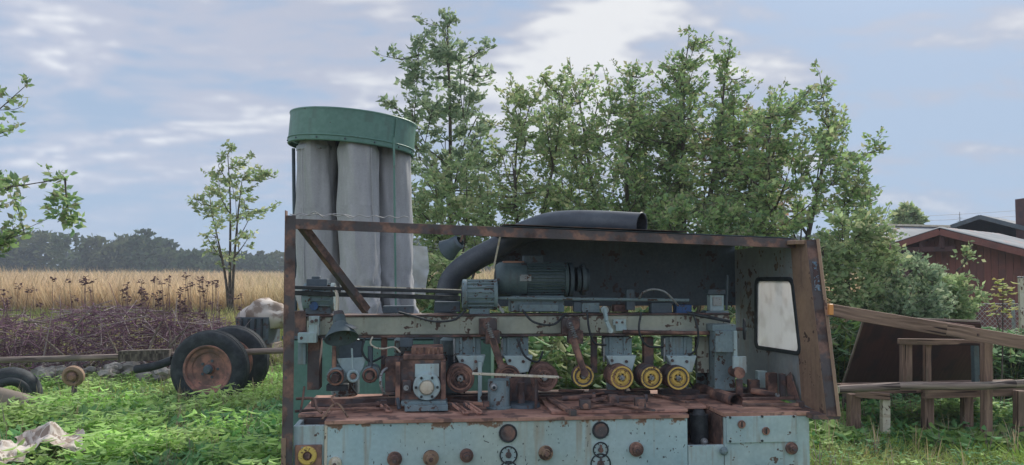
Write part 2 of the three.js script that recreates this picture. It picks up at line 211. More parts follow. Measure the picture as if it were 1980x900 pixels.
{
  const xs = m(629, 830, 0).x, xn0 = m(1330, 830, 0).x, xn1 = m(1401, 830, 0).x, xr = m(1566, 830, 0).x, yn = m(1365, 862, 0).y;
  // cabinet sheets
  const fp = P('front_panel', (() => { const g = boxg(xs, .03, 0, xn0, T - .012, -.03, .006); const p = g.attributes.position, uv = g.attributes.uv; for (let i = 0; i < p.count; i++) uv.setXY(i, p.getX(i) - xs, p.getY(i)); return g; })(), M.front);
  P('left_panel', boxg(.03, .03, -.012, xs - .008, T - .02, -.05), M.pale);
  P('corner_strip', boxg(xs - .006, .03, .004, xs + .012, T - .016, -.03), M.cream);
  const lp = P('lower_panel', (() => { const g = boxg(xn0 + .003, .03, -.002, xn1 - .003, yn, -.03); return g; })(), M.pale);
  const rp = P('right_panel', boxg(xn1, .03, 0, xr, T - .014, -.03, .006), M.pale);
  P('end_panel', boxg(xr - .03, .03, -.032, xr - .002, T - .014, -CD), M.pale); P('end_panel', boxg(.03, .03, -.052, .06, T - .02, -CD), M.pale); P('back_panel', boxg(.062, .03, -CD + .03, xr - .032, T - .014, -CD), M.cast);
  P('cabinet_floor', boxg(.06, .03, -.06, xr - .04, .06, -CD + .04), M.rustDark);
  // notch with the motor inside
  P('notch_side', boxg(xn1 - .006, yn - .1, -.034, xn1 + .01, T - .016, -.5), M.rust); P('notch_side', boxg(xn0 - .012, yn - .1, -.034, xn0 + .004, T - .016, -.5), M.rustDark); P('notch_back', boxg(xn0, yn - .1, -.5, xn1, T - .016, -.515), M.rustDark); P('notch_floor', boxg(xn0 + .006, yn - .06, -.034, xn1 - .008, yn - .03, -.5), M.rustDark);
  const nm = P('inner_motor', (() => { const c = m(1352, 815, .22); return [rod(V(c.x, yn - .03, c.z), V(c.x, T - .03, c.z), .06, .06, 18), rod(V(c.x, T - .03, c.z), V(c.x, T + .0, c.z), .045, .03, 18)]; })(), M.black);
  P('end_cap', (() => { const c = m(1362, 838, .1); return new THREE.SphereGeometry(.025, 12, 8).translate(c.x, yn + .0, c.z); })(), M.steel, nm);
  // table: two rusty plates with a gap round the notch
  const tp = P('table_plate', boxg(xs - .005, T - .012, .012, xn0 + .006, T + .012, -CD), M.table);
  P('table_plate', boxg(xn0 + .008, T - .012, -.30, xn1 - .008, T + .010, -CD), M.table); P('table_plate', boxg(xn1 - .006, T - .012, .006, xr + .004, T + .016, -CD), M.table);
  P('table_plate', boxg(.02, T - .012, -.24, xs - .008, T + .008, -CD), M.table);
  P('recess_tray', boxg(.03, T - .10, -.055, xs - .01, T - .085, -.24), M.rustDark); P('recess_back', boxg(.03, T - .085, -.225, xs - .01, T - .014, -.238), M.rustDark);
  for (const [a, b, w0, w1, h] of [[xs + .02, xn0 - .1, .62, .68, .035], [xs + .3, xn0 - .02, .78, .90, .03], [xn1 - .3, xr - .05, .55, .61, .03], [xn1 - .2, xr - .03, .70, .80, .045], [.06, xs + .5, .5, .56, .05]]) P('guide_rail', boxg(a, T + .011, -w0, b, T + .011 + h, -w1), M.rustDark);
  const k0 = my(1040, 775, T), k1 = my(1100, 806, T); P('raised_plate', boxg(k0.x, T + .014, k1.z, m(1330, 800, .06).x, T + .034, k0.z), M.table);
  // cover plate with two slotted screws and bolts
  const cp = P('cover_plate', (() => { const a = m(1406, 858, -.012), b = m(1541, 804, -.012); return boxg(a.x, a.y, .012, b.x, b.y, .001, .003); })(), M.pale, rp);
  for (const [x, y] of [[1434, 821], [1481, 834]]) { const c = m(x, y, -.013); P('slotted_screw', [zc(V(c.x, c.y, .022), .021, .01), uvm(new THREE.TorusGeometry(.021, .005, 8, 20).translate(c.x, c.y, .018))], M.rust, cp); P('slot', boxg(c.x - .004, c.y - .017, .026, c.x + .004, c.y + .017, .021).rotateZ(0), M.black, cp); }
  for (const [x, y] of [[1412, 808], [1474, 806], [1535, 806], [1412, 854], [1474, 853]]) { const c = m(x, y, -.012); P('bolt', zc(V(c.x, c.y, .018), .008, .008, 6), M.black, cp); }
  // nuts, blanking discs and dials on the front
  for (const [x, y, r, k] of [[648, 896, 12, 2], [763, 888, 14, 0], [833, 886, 15, 1], [902, 881, 13, 0], [1055, 876, 14, 1], [1230, 869, 14, 0], [1530, 867, 12, 0]]) {
    const c = m(x, y, 0), R = r * pxm(0); const b = P('spindle_nut', [lathe([[.001, 1], [R * .55, 1], [R * .6, .75], [R * .62, .45], [R * .98, .42], [R, .3], [R, 0]], V(c.x, c.y, .001), V(c.x, c.y, .045), 20)], [M.rust, M.wallRust, M.cream][k], x > 1400 ? rp : fp);
    P('stud', rod(V(c.x, c.y, .044), V(c.x, c.y, .066), R * .3, R * .26, 6), M.rustDark, b);
  }
  { const c = m(1398, 872, 0); P('ball_knob', new THREE.SphereGeometry(.026, 14, 10).translate(c.x, c.y, .02), M.cast, rp); }
  for (const [x, y, r] of [[982, 838, 17], [1161, 832, 16]]) { const c = m(x, y, 0), R = r * pxm(0); const d = P('blanking_disc', [lathe([[.001, 1], [R * .8, 1], [R * .84, .6], [R, .55], [R, 0]], V(c.x, c.y, .001), V(c.x, c.y, .014), 28)], M.rustDark, fp); P('rim_ring', uvm(new THREE.TorusGeometry(R * .95, .005, 8, 28).translate(c.x, c.y, .010)), M.black, d); }
  for (const [x, y, r] of [[983, 880, 17], [1161, 870, 15], [1161, 897, 20], [983, 910, 18]]) {
    const c = m(x, y, 0), R = r * pxm(0); const d = P('dial_plate', [rod(V(c.x, c.y, .001), V(c.x, c.y, .008), R, R, 28)], M.pale, fp); P('dial_ring', uvm(new THREE.TorusGeometry(R * .94, .0045, 8, 32).translate(c.x, c.y, .010)), M.black, d);
    P('pointer_knob', [rod(V(c.x, c.y, .008), V(c.x, c.y, .03), R * .36, R * .3, 8), boxg(c.x - .005, c.y - R * .2, .034, c.x + .005, c.y + R * .7, .009)], M.rustDark, d);
    for (let k = 0; k < 8; k++) { const a = k * Math.PI / 4 + .4; const q = boxg(-.0025, R * .68, .0105, .0025, R * .88, .0082); q.rotateZ(a).translate(c.x, c.y, 0); P('scale_mark', q, M.black, d); }
  }
  { const c0 = m(569, 900, -.02), c1 = m(621, 862, -.02); const q = P('dial_backplate', boxg(c0.x, .40, .012, c1.x, c1.y, -.011), M.rust); const c = m(594, 882, -.02); const R = 17 * pxm(0); P('yellow_ring', lathe([[R * .5, 1], [R * .9, 1], [R, .7], [R, 0], [R * .5, 0], [R * .5, 1]], V(c.x, c.y, .013), V(c.x, c.y, .03), 24), M.yellow, q); P('centre_nut', rod(V(c.x, c.y, .013), V(c.x, c.y, .036), R * .42, R * .34, 6), M.rust, q); P('screw', zc(m(584, 867, -.02).setZ(.02), .008, .008, 8), M.steel, q); }

  // ---------------- hood: post, rail, brace, roof, back sheet, end wall with window
  const pl = m(557, 900, 0).x, pt = m(557, 411, 0).y;
  P('corner_post', [boxg(pl - .03, .02, .034, pl + .03, pt - .02, .028, .002), boxg(pl - .034, .02, .034, pl - .028, pt + .01, -.03, .002)], M.rustDark);
  P('post_lower_stiffener', boxg(pl - .036, .02, .04, pl - .008, .62, .0345), M.wallRust);
  const U = CW + .045, wall = (x, y) => mu(x, y, U), tf = wall(1560, 464), bf = wall(1600, 806), bk = wall(1424, 700).z, tb = wall(1430, 476);
  const r0 = m(566, 433, -.03), r1 = V(U - .004, wall(1556, 468).y - .008, wall(1540, 468).z);
  P('top_rail', [bar(r0, r1, .008, .062, .002), bar(r0.clone().add(V(0, .028, -.03)), r1.clone().add(V(0, .028, -.03)), .06, .006, .002)], M.rustDark);
  const railAt = (px) => { const a = m(px, 460, .05).x, t = (a - r0.x) / (r1.x - r0.x); return r0.clone().lerp(r1, t); };
  const e0 = railAt(975), zb = bk;
  const sheetQ = (a, b, c, d, t) => { const g = new THREE.BufferGeometry(), n = b.clone().sub(a).cross(d.clone().sub(a)).normalize().multiplyScalar(t), q = [a, b, c, d], p = []; const tri = (...k) => k.forEach((v) => p.push(v.x, v.y, v.z)); const l = q.map((v) => v.clone().add(n)); tri(q[0], q[1], q[2], q[0], q[2], q[3]); tri(l[2], l[1], l[0], l[3], l[2], l[0]); for (let i = 0; i < 4; i++) { const j = (i + 1) % 4; tri(q[j], q[i], l[i], q[j], l[i], l[j]); } g.setAttribute('position', new THREE.Float32BufferAttribute(p, 3)); g.computeVertexNormals(); return uvm(g); };
  const rs = r1.clone().add(V(-.004, .036, -.002)), re = e0.clone().add(V(0, .036, -.002));
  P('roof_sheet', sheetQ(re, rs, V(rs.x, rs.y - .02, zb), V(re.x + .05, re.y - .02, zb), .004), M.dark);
  const q0 = railAt(1345); P('roof_strip', sheetQ(re.clone().add(V(0, .012, .02)), q0.clone().add(V(0, .05, .02)), q0.clone().add(V(0, .05, -.3)), re.clone().add(V(0, .012, -.3)), .003), M.rustDark);
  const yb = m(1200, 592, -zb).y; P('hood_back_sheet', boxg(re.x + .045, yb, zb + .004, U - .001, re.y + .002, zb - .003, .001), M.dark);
  P('hood_edge_strip', bar(V(re.x + .02, re.y - .01, -.5), V(re.x - .03, re.y - .26, -.52), .012, .004, .001), M.cream);
  const d0 = m(576, 436, .0), d1 = m(706, 606, .44); P('diagonal_brace', [bar(d0, d1, .055, .006, .002), bar(d0.clone().add(V(.022, .02, .02)), d1.clone().add(V(.022, .02, .02)), .006, .05, .002)], M.rustDark);
  // end wall (plane of constant u): outline in z,y with the window cut out
  const W2 = (v) => new THREE.Vector2(-v.z, v.y), yT = tf.y;
  const sh = new THREE.Shape([W2(bf), new THREE.Vector2(-bk, T + .02), new THREE.Vector2(-bk, tb.y - .03), W2(tf)]);
  const rounded = (pts, r) => { const s = new THREE.Path(), n = pts.length; for (let i = 0; i < n; i++) { const a = pts[(i + n - 1) % n], b = pts[i], c = pts[(i + 1) % n], p = b.clone().add(a.clone().sub(b).setLength(r)), q = b.clone().add(c.clone().sub(b).setLength(r)); i ? s.lineTo(p.x, p.y) : s.moveTo(p.x, p.y); s.quadraticCurveTo(b.x, b.y, q.x, q.y); } s.closePath(); return s; };
  const wp = [[1464, 541], [1533, 541], [1549, 684], [1463, 671]].map(([x, y]) => W2(wall(x, y)));
  const hole = rounded(wp, .06); sh.holes.push(hole);
  const toWall = (g, u) => { g.applyMatrix4(new THREE.Matrix4().makeBasis(V(0, 0, -1), UP, V(1, 0, 0)).setPosition(u, 0, 0)); return uvm(g); };
  const ew = P('hood_end_wall', toWall(new THREE.ExtrudeGeometry(sh, { depth: .004, bevelEnabled: false }), U), M.wall);
  const cen = wp.reduce((a, b) => a.clone().add(b)).multiplyScalar(.25), grow = (k) => wp.map((p) => p.clone().add(p.clone().sub(cen).setLength(k)));
  const gs = new THREE.Shape(rounded(grow(.022), .07).getPoints(8)); gs.holes.push(rounded(grow(-.014), .05));
  const win = P('window_gasket', toWall(new THREE.ExtrudeGeometry(gs, { depth: .016, bevelEnabled: true, bevelSize: .004, bevelThickness: .004, bevelSegments: 2 }), U - .008), M.black);
  const dirt = tex(256, (u, v) => { const n = fbm(u * 6, v * 6, 6, 5, 401), s = fbm(u * 24, v * 3, 24, 4, 403); return mixc([250, 250, 251], [232, 230, 229], clamp(ss(.45, .75, n) * .6 + ss(.5, .8, s) * .15)); });
  P('window_pane', toWall(new THREE.ExtrudeGeometry(new THREE.Shape(rounded(grow(-.006), .055).getPoints(8)), { depth: .003, bevelEnabled: false }), U + .0), mat(dirt, .5, { roughness: .6, transmission: .66, thickness: 0, ior: 1.3 }), win);
  // rusty front border of the wall and its outward flange
  const bw = [wall(1530, 466), wall(1560, 464), wall(1600, 806), wall(1552, 780)].map(W2);
  P('wall_border', toWall(new THREE.ExtrudeGeometry(new THREE.Shape(bw), { depth: .003, bevelEnabled: false }), U - .005), M.wallRust);
  const fl = (a, b, o0, o1, t, mt, n) => P(n, sheetQ(V(U + o0, b.y, b.z), V(U + o1, b.y, b.z + .01), V(U + o1, a.y, a.z + .01), V(U + o0, a.y, a.z), t), mt);
  fl(tf, bf, -.002, .07, .004, M.rustDark, 'wall_flange'); fl(tf, bf, .07, .085, .03, M.wallRust, 'flange_lip');
  { const a = tf.clone().lerp(bf, .13), b = tf.clone().lerp(bf, .30); P('blue_paint_strip', sheetQ(V(U + .012, b.y, b.z + .008), V(U + .05, b.y, b.z + .012), V(U + .046, a.y, a.z + .012), V(U + .018, a.y, a.z + .008), .002), mat(paintT([92, 122, 144], [116, 146, 164], [80, 60, 60], .5, 411), .2, { roughness: .7 })); }
  P('wall_foot', boxg(U - .09, bf.y - .02, bf.z, U + .085, bf.y + .012, bf.z - .32), M.rustDark);
  P('corner_bracket', boxg(U - .07, yT - .03, tf.z - .01, U - .006, yT - .002, tf.z - .16), M.wallRust);
  // handwheel on its spindle
  { const c = m(1440, 637, .50), R = .066; const ax = V(1, 0, .45).normalize(); const qn = new THREE.Quaternion().setFromUnitVectors(V(0, 0, 1), ax); const put = (g) => uvm(g.applyQuaternion(qn).translate(c.x, c.y, c.z));
    const h = P('handwheel', put(new THREE.TorusGeometry(R, .010, 10, 28)), M.black); for (let k = 0; k < 3; k++) P('spoke', put(new THREE.CylinderGeometry(.006, .006, R, 8).translate(0, R / 2, 0).rotateZ(k * 2.094 + .5)), M.black, h); P('hub', put(new THREE.CylinderGeometry(.016, .016, .03, 14).rotateX(Math.PI / 2)), M.cast, h); P('spindle', rod(c.clone(), V(c.x - .22, c.y, c.z), .012), M.rustDark, h); }

  // ---------------- beam with end columns
  const BW = .55; const b0 = m(592, 650, BW), b1 = m(1412, 609, BW);
  const beam = P('cross_beam', [boxg(b0.x, b0.y, -BW, b1.x, b1.y, -BW - .16, .01)], M.beam);
  P('beam_top_lip', boxg(b0.x - .01, b1.y + .001, -BW + .012, b1.x, b1.y + .012, -BW - .17), M.rustDark, beam); P('beam_bottom_lip', boxg(b0.x + .05, b0.y - .016, -BW + .01, b1.x, b0.y - .001, -BW - .17), M.rustDark, beam);
  P('lower_rail', rod(m(1205, 642, BW - .03), m(1372, 645, BW - .03), .014), M.rust, beam);
  pb(machine, 'left_column', 593, 651, 618, 755, .6, .14, M.rustDark).name = 'column'; pb(machine, 'column', 1383, 652, 1421, 757, .52, .16, M.cast);
  P('column_side', [pg(568, 602, 592, 650, .56, .1)], M.rustDark); P('column_foot', pg(575, 665, 591, 706, .56, .06), M.cast);
  const cl = P('end_clamp', [pg(596, 612, 617, 650, .50, .05), pg(575, 644, 612, 664, .49, .06)], M.pale); for (const [x, y] of [[603, 622], [611, 620], [583, 654]]) P('bolt', zc(m(x, y, .50).add(V(0, 0, .014)), .011, .02, 6), M.rustDark, cl);
  P('end_housing', [pg(1384, 640, 1418, 682, .40, .12), pg(1378, 628, 1424, 641, .42, .14)], M.cast);
  const eb = P('end_bracket', [pg(1419, 690, 1444, 722, .40, .03), pg(1419, 640, 1426, 700, .42, .03)], M.pale); P('roller', zc(m(1431, 722, .36), .038, .12), M.rust, eb); P('bracket_stem', pg(1426, 735, 1437, 765, .42, .03), M.rustDark, eb);

  // ---------------- motors and shafts on the beam
  function motor(name, x0, x1, cy, rp_, w, bell, mt, nf = 22) {
    const a = m(x0, cy, w), b = m(x1, cy, w), R = rp_ * pxm(w); b.y = a.y; const f0 = a.x + (b.x - a.x) * bell;
    const g = P(name, [lathe([[R * .3, 0], [R * .82, .005], [R * .97, .12], [R, .3], [R, 1], [R * .8, 1]], a, V(f0, a.y, a.z), 28), rod(V(f0, a.y, a.z), b, R * .88, R * .88, 28)], mt);
    for (let k = 0; k < nf; k++) { const t = k / nf * Math.PI * 2, c = Math.cos(t), s = Math.sin(t); const q = boxg(f0 + .004, R * .86, -.003, b.x - .012, R * 1.0, .003, .001); q.rotateX(t).translate(0, a.y, a.z); P('cooling_fin', q, mt, g); }
    P('end_flange', rod(V(b.x - .012, a.y, a.z), V(b.x + .012, a.y, a.z), R * 1.02, R * 1.02, 28), mt, g); P('fan_grille', rod(V(a.x - .006, a.y, a.z), V(a.x + .006, a.y, a.z), R * .5, R * .62, 20), M.black, g);
    return [g, a, b, R];
  }
  const [bm, ba, bb, bR] = motor('large_motor', 958, 1092, 541, 34, .74, .43, M.motor, 30);
  P('terminal_box', boxg(ba.x + .2, ba.y + bR * .9, ba.z + .02, ba.x + .34, ba.y + bR * 1.35, ba.z - .1), M.dark, bm); P('nameplate_rim', boxg(ba.x + .05, ba.y + bR * .9, ba.z + .04, ba.x + .2, ba.y + bR + .006, ba.z - .04), M.rust, bm); P('motor_foot', boxg(ba.x + .1, b1.y + .02, ba.z + .1, bb.x - .02, ba.y - bR * .9, ba.z - .1), M.cast, bm);
  for (const [x, r] of [[1103, 33], [1118, 24], [1127, 30], [1134, 22]]) { const c = m(x, 541, .74); P('drive_pulley', rod(V(c.x - .016, ba.y, ba.z), V(c.x + .010, ba.y, ba.z), r * pxm(.74), r * pxm(.74), 28), M.dark, bm); }
  const [sm_, sa, sb, sR] = motor('small_motor', 893, 957, 570, 29, .62, .14, M.cast, 18); P('motor_foot', boxg(sa.x + .05, b1.y + .012, sa.z + .06, sb.x - .04, sa.y - sR * .9, sa.z - .06), M.cast, sm_); P('motor_stay', bar(m(956, 582, .56), m(974, 606, .56), .012, .02), M.steel, sm_);
  const [lm] = motor('left_motor', 586, 644, 575, 26, .62, .3, M.cast, 14); P('terminal_box', [pg(592, 540, 632, 556, .56, .1), pg(602, 535, 618, 541, .57, .06)], M.dark, lm); P('blue_coupling', zc(m(606, 592, .54), .03, .05, 12), M.blue, lm); P('motor_foot', pg(590, 594, 640, 608, .56, .12), M.dark, lm);
  P('drive_bar', [bar(m(568, 556, .50), m(892, 565, .50), .05, .022), bar(m(568, 567, .52), m(890, 577, .52), .02, .03)], M.black); P('drive_bar_edge', bar(m(660, 553, .48), m(892, 561, .48), .01, .006, .001), M.cream);
  P('long_shaft', rod(m(958, 577, .60), m(1332, 581, .60), .012), M.cast); P('shaft_support', pg(1212, 560, 1228, 600, .60, .05), M.dark); P('shaft_support', pg(1110, 585, 1124, 604, .6, .05), M.dark);
  for (const [x0, y0, x1, y1, w, mt, n] of [[1004, 589, 1080, 603, .6, M.cast, 'slide_block'], [1125, 586, 1160, 605, .6, M.cast, 'slide_block'], [1260, 586, 1300, 606, .6, M.dark, 'slide_block'], [1308, 590, 1338, 607, .58, M.blue, 'switch_box'], [1188, 590, 1215, 604, .64, M.rust, 'slide_block'], [840, 584, 890, 604, .62, M.dark, 'slide_block'], [740, 592, 800, 606, .62, M.dark, 'slide_block']]) pb(machine, n, x0, y0, x1, y1, w, .08, mt);
  { const sb_ = pb(machine, 'gauge_box', 1374, 571, 1400, 602, .62, .07, M.pale); pb(sb_, 'gauge_frame', 1370, 560, 1404, 570, .6, .1, M.dark); pb(sb_, 'gauge_face', 1379, 575, 1396, 592, .612, .006, M.steel); pb(machine, 'box_bracket', 1366, 602, 1410, 612, .6, .12, M.cast); P('conduit', rod(m(1407, 532, .66), m(1405, 600, .66), .009), M.dark); P('spindle_cross', rod(m(1330, 606, .5), m(1412, 622, .48), .012), M.black); }
  P('cable', tube([m(1236, 578, .55), m(1244, 566, .5), m(1262, 560, .48), m(1284, 564, .46), m(1300, 578, .47), m(1312, 592, .5)], .0075, 24), M.steel);
  P('cable', tube([m(720, 652, .5), m(716, 664, .48), m(724, 672, .47), m(740, 675, .47), m(762, 672, .5), m(774, 682, .5)], .006, 24), M.cream);
  { const l = P('control_lever', [bar(m(1169, 597, .50), m(1173, 622, .47), .02, .03), bar(m(1173, 622, .47), m(1181, 640, .48), .018, .026), zc(m(1170, 600, .50), .026, .04), zc(m(1181, 640, .47), .018, .03)], M.pale); const q = P('lever_plate', [pg(1186, 618, 1211, 630, .53, .02), pg(1191, 629, 1212, 641, .53, .02)], M.pale); for (const x of [1193, 1204]) P('bolt', zc(m(x, 624, .52), .008, .012, 6), M.rustDark, q); }
  // lamp on the beam
  { const c = m(655, 612, .38), tip = m(660, 655, .30); const lp_ = P('lamp_shade', lathe([[.028, 0], [.040, .02], [.042, .33], [.052, .40], [.070, .60], [.098, .86], [.108, 1], [.100, .98], [.062, .6], [.04, .42]], c, tip, 28), M.motor); P('lamp_cap', rod(c.clone().add(V(-.004, .03, -.01)), c.clone().add(V(0, -.0, 0)), .03, .038, 16), M.rustDark, lp_); P('lamp_arm', tube([m(647, 556, .5), m(652, 575, .46), m(651, 606, .42)], .011, 14), M.cream, lp_); P('lamp_clip', bar(m(672, 628, .3), m(687, 636, .26), .05, .006), M.steel, lp_); }
  // second lamp hanging from the rail
  { const a = m(890, 466, .04), b = m(862, 486, .10); const q = P('hanging_lamp', lathe([[.03, 0], [.045, .1], [.052, .5], [.072, .95], [.068, 1], [.03, .6]], a, b, 24), M.dark); P('lamp_hook', rod(m(895, 455, .03), m(890, 468, .04), .008), M.rustDark, q); }
  // cables slung along the beam and a plate on the motor
  for (const pts of [[[900, 600], [880, 618], [840, 622], [800, 612], [770, 604]], [[1010, 600], [1030, 622], [1070, 628], [1095, 606]], [[1135, 600], [1140, 640], [1150, 664], [1172, 668]], [[1240, 604], [1236, 640], [1250, 668], [1282, 672]], [[1340, 604], [1350, 640], [1346, 676], [1330, 690]], [[705, 655], [700, 680], [716, 700], [740, 690]], [[1000, 655], [1016, 690], [1040, 700], [1050, 680]]]) P('cable', tube(pts.map(([x, y], i) => m(x, y, .50 - .03 * Math.sin(i * 1.4))), .0075, 30, 7), M.black);
  P('nameplate', boxg(ba.x + .16, ba.y - .01, ba.z + bR * .97, ba.x + .24, ba.y + .035, ba.z + bR * 1.01), M.steel, bm);
  // twisted wire over the rail
  { const pts = [], q = []; for (let i = 0; i <= 24; i++) { const t = i / 24, a = m(lerp(560, 790, t), lerp(414, 421, t) + Math.sin(i * 2.1) * 2.2, -.02 + .02 * Math.sin(i)); pts.push(a); q.push(a.clone().add(V(0, .012 * Math.cos(i * 1.3), .01))); } P('tie_wire', tube(pts, .003, 96, 5), M.wire); P('tie_wire', tube(q.slice(2, 14), .003, 60, 5), M.wire); }

  // ---------------- heads below the beam
  const pulley = (x, y, r, w, dep, rim, body, spokes = 5) => {
    const c = m(x, y, w), R = r * pxm(w); const g = P('pulley', [lathe([[R * .62, 1], [R * .66, .96], [R * .70, 1], [R * .97, 1], [R, .96], [R, .80], [R * .9, .77], [R * .9, .7], [R, .67], [R, .05], [R * .9, 0], [.001, 0]], V(c.x, c.y, -w - dep), V(c.x, c.y, -w), 30)], body);
    P('pulley_face', lathe([[R * .34, .3], [R * .36, .9], [R * .5, .9], [R * .55, .6], [R * .76, .62], [R * .8, 1], [R * .92, 1], [R * .92, .4], [R * .3, .3]], V(c.x, c.y, -w - .018), V(c.x, c.y, -w + .004), 30), rim, g);
    P('pulley_web', rod(V(c.x, c.y, -w - .016), V(c.x, c.y, -w - .012), R * .72, R * .72, 26), M.black, g); for (let k = 0; k < spokes; k++) { const q = boxg(-R * .07, R * .2, -w - .0112, R * .07, R * .66, -w - .003, .002); q.rotateZ(k * 6.283 / spokes + x).translate(c.x, c.y, 0); P('spoke', q, rim, g); }
    P('hub', [rod(V(c.x, c.y, -w - .01), V(c.x, c.y, -w + .014), R * .24, R * .2, 14), rod(V(c.x, c.y, -w + .014), V(c.x, c.y, -w + .03), R * .12, R * .1, 6)], M.steel, g); return g;
  };
  pulley(890, 733, 27, .42, .14, M.rust, M.rust); pulley(983, 731, 24, .50, .14, M.rust, M.rust); pulley(1053, 731, 27, .44, .16, M.rust, M.rust, 8); pulley(1128, 728, 22, .40, .05, M.yellow, M.rustDark, 0); pulley(1203, 731, 24, .38, .22, M.yellow, M.rust); pulley(1260, 731, 23, .40, .2, M.yellow, M.rustDark); pulley(1312, 732, 24, .44, .2, M.yellow, M.rustDark);
  for (const [x0, x1] of [[876, 936], [968, 1028], [1166, 1228], [1283, 1345]]) {        // slide with casting under the beam
    const w = .58, mid = (x0 + x1) / 2; const s = P('head_slide', [pg(x0 + 4, 652, x1 - 6, 692, w, .12), pg(x0 + 12, 652, x0 + 18, 694, w - .012, .03), pg(x1 - 22, 652, x1 - 17, 694, w - .012, .03)], M.cast);
    const a = m(x0 + 8, 690, w - .06), b = m(x1, 690, w - .06), c = m(x1 - 8, 718, w - .06), d = m(mid - 6, 722, w - .06); const shp = new THREE.Shape([a, b, c, d].map((v) => new THREE.Vector2(v.x, v.y))); P('bearing_casting', uvm(new THREE.ExtrudeGeometry(shp, { depth: .08, bevelEnabled: true, bevelSize: .008, bevelThickness: .008, bevelSegments: 2 }).translate(0, 0, -w - .02)), M.pale, s);
    P('bolt', zc(m(x0 + 18, 698, w - .08), .011, .03, 6), M.rustDark, s); P('bolt', zc(m(x1 - 16, 700, w - .08), .011, .03, 6), M.rustDark, s); P('adjusting_screw', rod(m(x0 + 2, 655, w - .03), m(x0 + 2, 700, w - .03), .008), M.steel, s);
  }
  for (const [x, w_] of [[1255, 18], [1150, 10], [1360, 22], [1150, 10], [742, 12]].slice(0, 5).filter((v, i) => i !== 3)) pb(machine, 'hanger', x - w_ / 2, 652, x + w_ / 2, 722, .62, .06, x === 1360 ? M.beam : M.rustDark);
  for (const [x0, y0, x1, y1, bx] of [[952, 655, 969, 708, 945], [1108, 655, 1130, 722, 1106]]) {   // pressure arms
    const k = P('arm_bracket', [pg(bx - 18, 617, bx + 16, 648, .46, .08), pg(bx - 6, 640, bx + 22, 666, .43, .09), zc(m(bx + 2, 628, .44), .045, .05)], M.rustDark); P('pressure_arm', [rod(m(x0, y0, .40), m(x1, y1, .38), .026, .022, 14)], M.rust, k); P('spring', tube(Array.from({ length: 40 }, (_, i) => { const t = i / 39, c = m(lerp(bx - 4, bx + 8, t), lerp(624, 655, t), .38); return c.add(V(Math.cos(i * 1.3) * .014, 0, Math.sin(i * 1.3) * .014)); }), .0035, 120, 5), M.steel, k); P('clevis', zc(m(x1, y1, .38).add(V(0, 0, .03)), .024, .05), M.rustDark, k);
  }
  for (const [x, r] of [[668, 26], [780, 18], [873, 22], [1000, 18], [1192, 20], [1312, 20], [1360, 14]]) { const c = m(x, 700, .84), R = r * pxm(.84), yb = T + .03, yt = m(x, 652, .84).y; const q = P('rear_motor', lathe([[R * .8, 0], [R, .05], [R, .3], [R * .92, .32], [R * .92, .72], [R, .75], [R, .95], [R * .7, 1]], V(c.x, yb, c.z), V(c.x, yt, c.z), 22), M.cast); for (let k = 0; k < 9; k++) { const g = boxg(-.003, yb + (yt - yb) * .33, R * .9, .003, yb + (yt - yb) * .71, R * 1.0, .001); g.rotateY((k - 4) * .33).translate(c.x, 0, c.z); P('cooling_fin', g, M.cast, q); } P('terminal_box', boxg(c.x - .03, yb + (yt - yb) * .5, c.z + R * 1.0, c.x + .03, yb + (yt - yb) * .7, c.z + R * .8), M.dark, q); P('motor_cable', tube([V(c.x + .02, yb + (yt - yb) * .5, c.z + R), V(c.x + .05, yb + .08, c.z + R + .02), V(c.x + .09, yb + .02, c.z + R)], .007, 12, 6), M.black, q); }
  // spindle group at the left
  for (const [x, y, r] of [[649, 730, 18], [715, 726, 16]]) { const c = m(x, y, .45), R = r * pxm(.45); const s = P('spindle_bearing', lathe([[R * .5, 1], [R * .55, .9], [R, .85], [R, .2], [R * 1.1, .15], [R * 1.1, 0]], V(c.x, c.y, -.62), V(c.x, c.y, -.44), 24), M.cast); P('spindle', rod(V(c.x, c.y, -.5), V(c.x, c.y, -.38), R * .5, R * .4, 12), M.rust, s); P('bearing_ring', uvm(new THREE.TorusGeometry(R * .72, .009, 8, 24).translate(c.x, c.y, -.44)), M.rust, s); }
  { const c = m(683, 728, .42); const r = P('lever_ring', [uvm(new THREE.TorusGeometry(.032, .011, 8, 24).translate(c.x, c.y, c.z)), bar(m(682, 716, .42), m(680, 674, .44), .012, .014)], M.pale); P('pin', zc(V(c.x, c.y, c.z + .012), .018, .04), M.rust, r); }
  { const p3 = [[652, 695], [708, 692], [700, 714], [684, 738], [670, 728]].map(([x, y]) => { const v = m(x, y, .5); return new THREE.Vector2(v.x, v.y); }); P('guard_plate', uvm(new THREE.ExtrudeGeometry(new THREE.Shape(p3), { depth: .01, bevelEnabled: true, bevelSize: .004, bevelThickness: .004, bevelSegments: 1 }).translate(0, 0, -.51)), M.pale); }
  P('chip_hood', [pg(655, 660, 700, 694, .56, .1)], M.dark); P('guard_foot', pg(630, 745, 672, 757, .46, .1), M.black); P('stay_rod', rod(m(646, 660, .5), m(646, 715, .48), .014), M.rust); P('stay_rod', rod(m(716, 670, .5), m(716, 710, .5), .018), M.dark);
